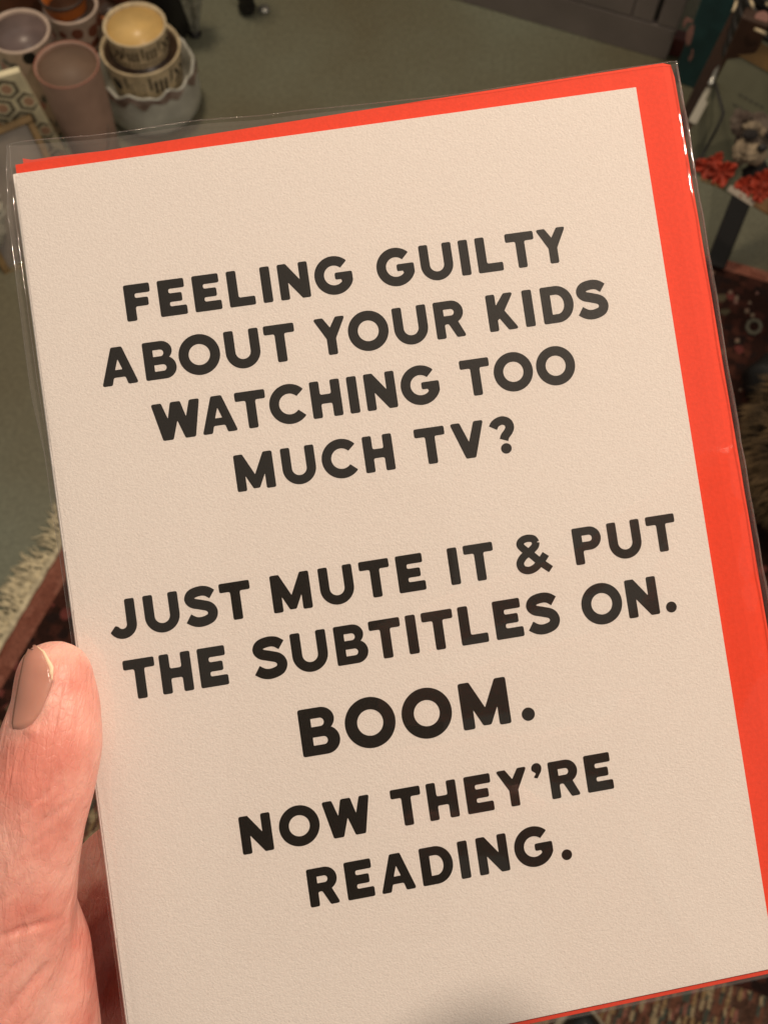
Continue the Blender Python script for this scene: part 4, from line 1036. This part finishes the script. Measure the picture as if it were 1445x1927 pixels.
bm_obj('white_ribbon', box_bm(dpt(1408, 362, .022), (.042, .009, .003), Matrix((( rgt * .86 - upv * .5), (upv * .86 + rgt * .5), vf)).transposed(), .001), mat('white_ribbon', (.42, .36, .29), rough=.5), DOG)

# dark basket with a pale disc, top right corner
BK = at(1478, 12, .46); BQ = thing('dark_basket', BK, 'dark basket with round pale button, top right corner', 'basket')
bm = bmesh.new()
for k in range(12):
    z = k * .013 - .10; tube([BK + Vector(((.052 + .004 * (k % 2) + .012 * k / 12) * math.cos(q * PI / 20), (.052 + .004 * (k % 2) + .012 * k / 12) * math.sin(q * PI / 20), z)) for q in range(41)], .0068, 6, bm)
bm_obj('woven_side', bm, M_black, BQ, True)
bm_obj('lid', lathe([(.066, .045), (.068, .050), (.05, .058), (.01, .062)], BK, 40), M_brown, BQ, True)
dk = at(1432, 36, .50); vfd = (CAM - dk).normalized(); q_ = vfd.to_track_quat('Z', 'Y').to_matrix()
bm = bmesh.new(); bmesh.ops.create_cone(bm, cap_ends=True, segments=32, radius1=.0102, radius2=.0095, depth=.004, matrix=Matrix.Translation(dk) @ q_.to_4x4()); bm_obj('pale_button', bm, M_coral, BQ)
for (x, y, x2, y2) in ((1411, 0, 1416, 15), (1440, 5, 1445, 12), (1385, 2, 1378, 22), (1420, 55, 1440, 64)):
    tube([at(x, y, .50), at((x + x2) / 2 + 1, (y + y2) / 2, .505), at(x2, y2, .50)], .0024, 6, bm := bmesh.new())
    bm_obj('pale_tag', bm, M_creamcl, BQ, True)

# shaggy stool on the rug at the right edge, and a dark bag beside it
M_shag = mat('brown_faux_fur', (.15, .095, .045), rough=1, col2=(.040, .026, .013), scale=26)
SC = at(1530, 930, 0); ST = thing('shaggy_stool', SC, 'dark brown shaggy fur stool at the right picture edge', 'stool')
bm = bmesh.new(); r = bmesh.ops.create_icosphere(bm, subdivisions=5, radius=1)
for v in r['verts']:
    q = v.co.copy(); v.co = SC + Vector((q.x * .155, q.y * .155, .16 + q.z * .12)) * 1 * 1
    v.co += (v.co - SC).normalized() * .012 * noise.noise(q * 5)
bm_obj('cushion', bm, M_shag, ST, True)
bm = bmesh.new()
for k in range(2600):
    t = random.uniform(0, 2 * PI); z = random.uniform(-.7, 1); rr_ = math.sqrt(max(0, 1 - z * z)); n_ = Vector((rr_ * math.cos(t), rr_ * math.sin(t), z))
    P = SC + Vector((n_.x * .155, n_.y * .155, .16 + n_.z * .12)); L0 = random.uniform(.02, .04)
    d1 = (n_ + Vector((random.uniform(-.5, .5), random.uniform(-.5, .5), random.uniform(-.9, .1)))).normalized(); s1 = d1.cross(Vector((0, 0, 1))).normalized() * .0016
    Q = P + d1 * L0 * .6; E2 = Q + (d1 + Vector((0, 0, -.7))).normalized() * L0 * .6
    a_, b_, c_, d2, e_ = [bm.verts.new(x) for x in (P - s1, P + s1, Q + s1, Q - s1, E2)]; bm.faces.new((a_, b_, c_, d2)); bm.faces.new((d2, c_, e_))
tag(bm_obj('fur', bm, M_shag, ST), kind='stuff')
for k in range(3):
    t = 2 * PI * k / 3 + .4; bm_obj('leg', tube([SC + Vector((.09 * math.cos(t), .09 * math.sin(t), .10)), SC + Vector((.12 * math.cos(t), .12 * math.sin(t), .009))], [.012, .008], 8), M_black, ST, True)
BG = at(1470, 745, .0); T = thing('black_bag', BG, 'black soft bag between rug pattern and shaggy stool', 'bag')
bm = bmesh.new(); r = bmesh.ops.create_icosphere(bm, subdivisions=4, radius=1)
for v in r['verts']:
    q = v.co.copy(); d = 1 + .12 * noise.noise(q * 2); v.co = BG + Vector((q.x * .085 * d, q.y * .05 * d, max(.009, .055 + q.z * .055 * d)))
bm_obj('body', bm, M_black, T, True)
bm_obj('handle', tube([BG + Vector((.05 * math.cos(q * PI / 10), .005, .10 + .03 * math.sin(q * PI / 10))) for q in range(11)], .004, 6), M_black, T, True)

# ------------------------------------------------------------------ shoe of the person
SH = at(1092, 1893, .045); M_shoe = mat('dark_green_black_leather', (.010, .013, .012), rough=.3, spec=.6, var=.3, scale=30); M_sole = mat('pale_sole', (.34, .30, .22), rough=.7)
SHT = thing('shoe', Vector((SH.x, SH.y - .13, .01)), 'toe of a dark shoe with pale sole rim on the rug, at the bottom edge', 'shoe')
def shoe(name, grow, z0, z1, m, dome):
    bm = bmesh.new(); N0 = 40; rings = []
    def half(t):   # t 0 toe .. 1 heel
        return (.048 * math.sin(min(1, t / .32) * PI / 2) ** .75) * (1 - .22 * max(0, min(1, (t - .35) / .3))) * (1 if t < .9 else math.sqrt(max(.02, 1 - ((t - .9) / .1) ** 2)))
    for lv, (zz, k) in enumerate([(z0, 1.0), (z1 * .6 + z0 * .4, 1.03), (z1, .98)] + ([(z1 + .012, .82), (z1 + .020, .5), (z1 + .022, .1)] if dome else [])):
        rg = []
        for q in range(N0):
            a_ = 2 * PI * q / N0; t = .5 - .5 * math.cos(a_); w = (half(t) + grow) * (1 if a_ < PI else -1)
            rg.append(bm.verts.new((SH.x + w * k + .004, SH.y - (t * .27 - grow * math.cos(a_)) * 1 - .135 * (1 - k) * 0 - (1 - k) * .05 * math.cos(a_), zz)))
        rings.append(rg)
    for i in range(len(rings) - 1):
        for q in range(N0): bm.faces.new((rings[i][q], rings[i][(q + 1) % N0], rings[i + 1][(q + 1) % N0], rings[i + 1][q]))
    bm.faces.new(rings[0][::-1]); bm.faces.new(rings[-1]); return bm_obj(name, bm, m, SHT, True)
shoe('sole', .0045, .0105, .024, M_sole, False)
shoe('upper', 0, .0245, .046, M_shoe, True)
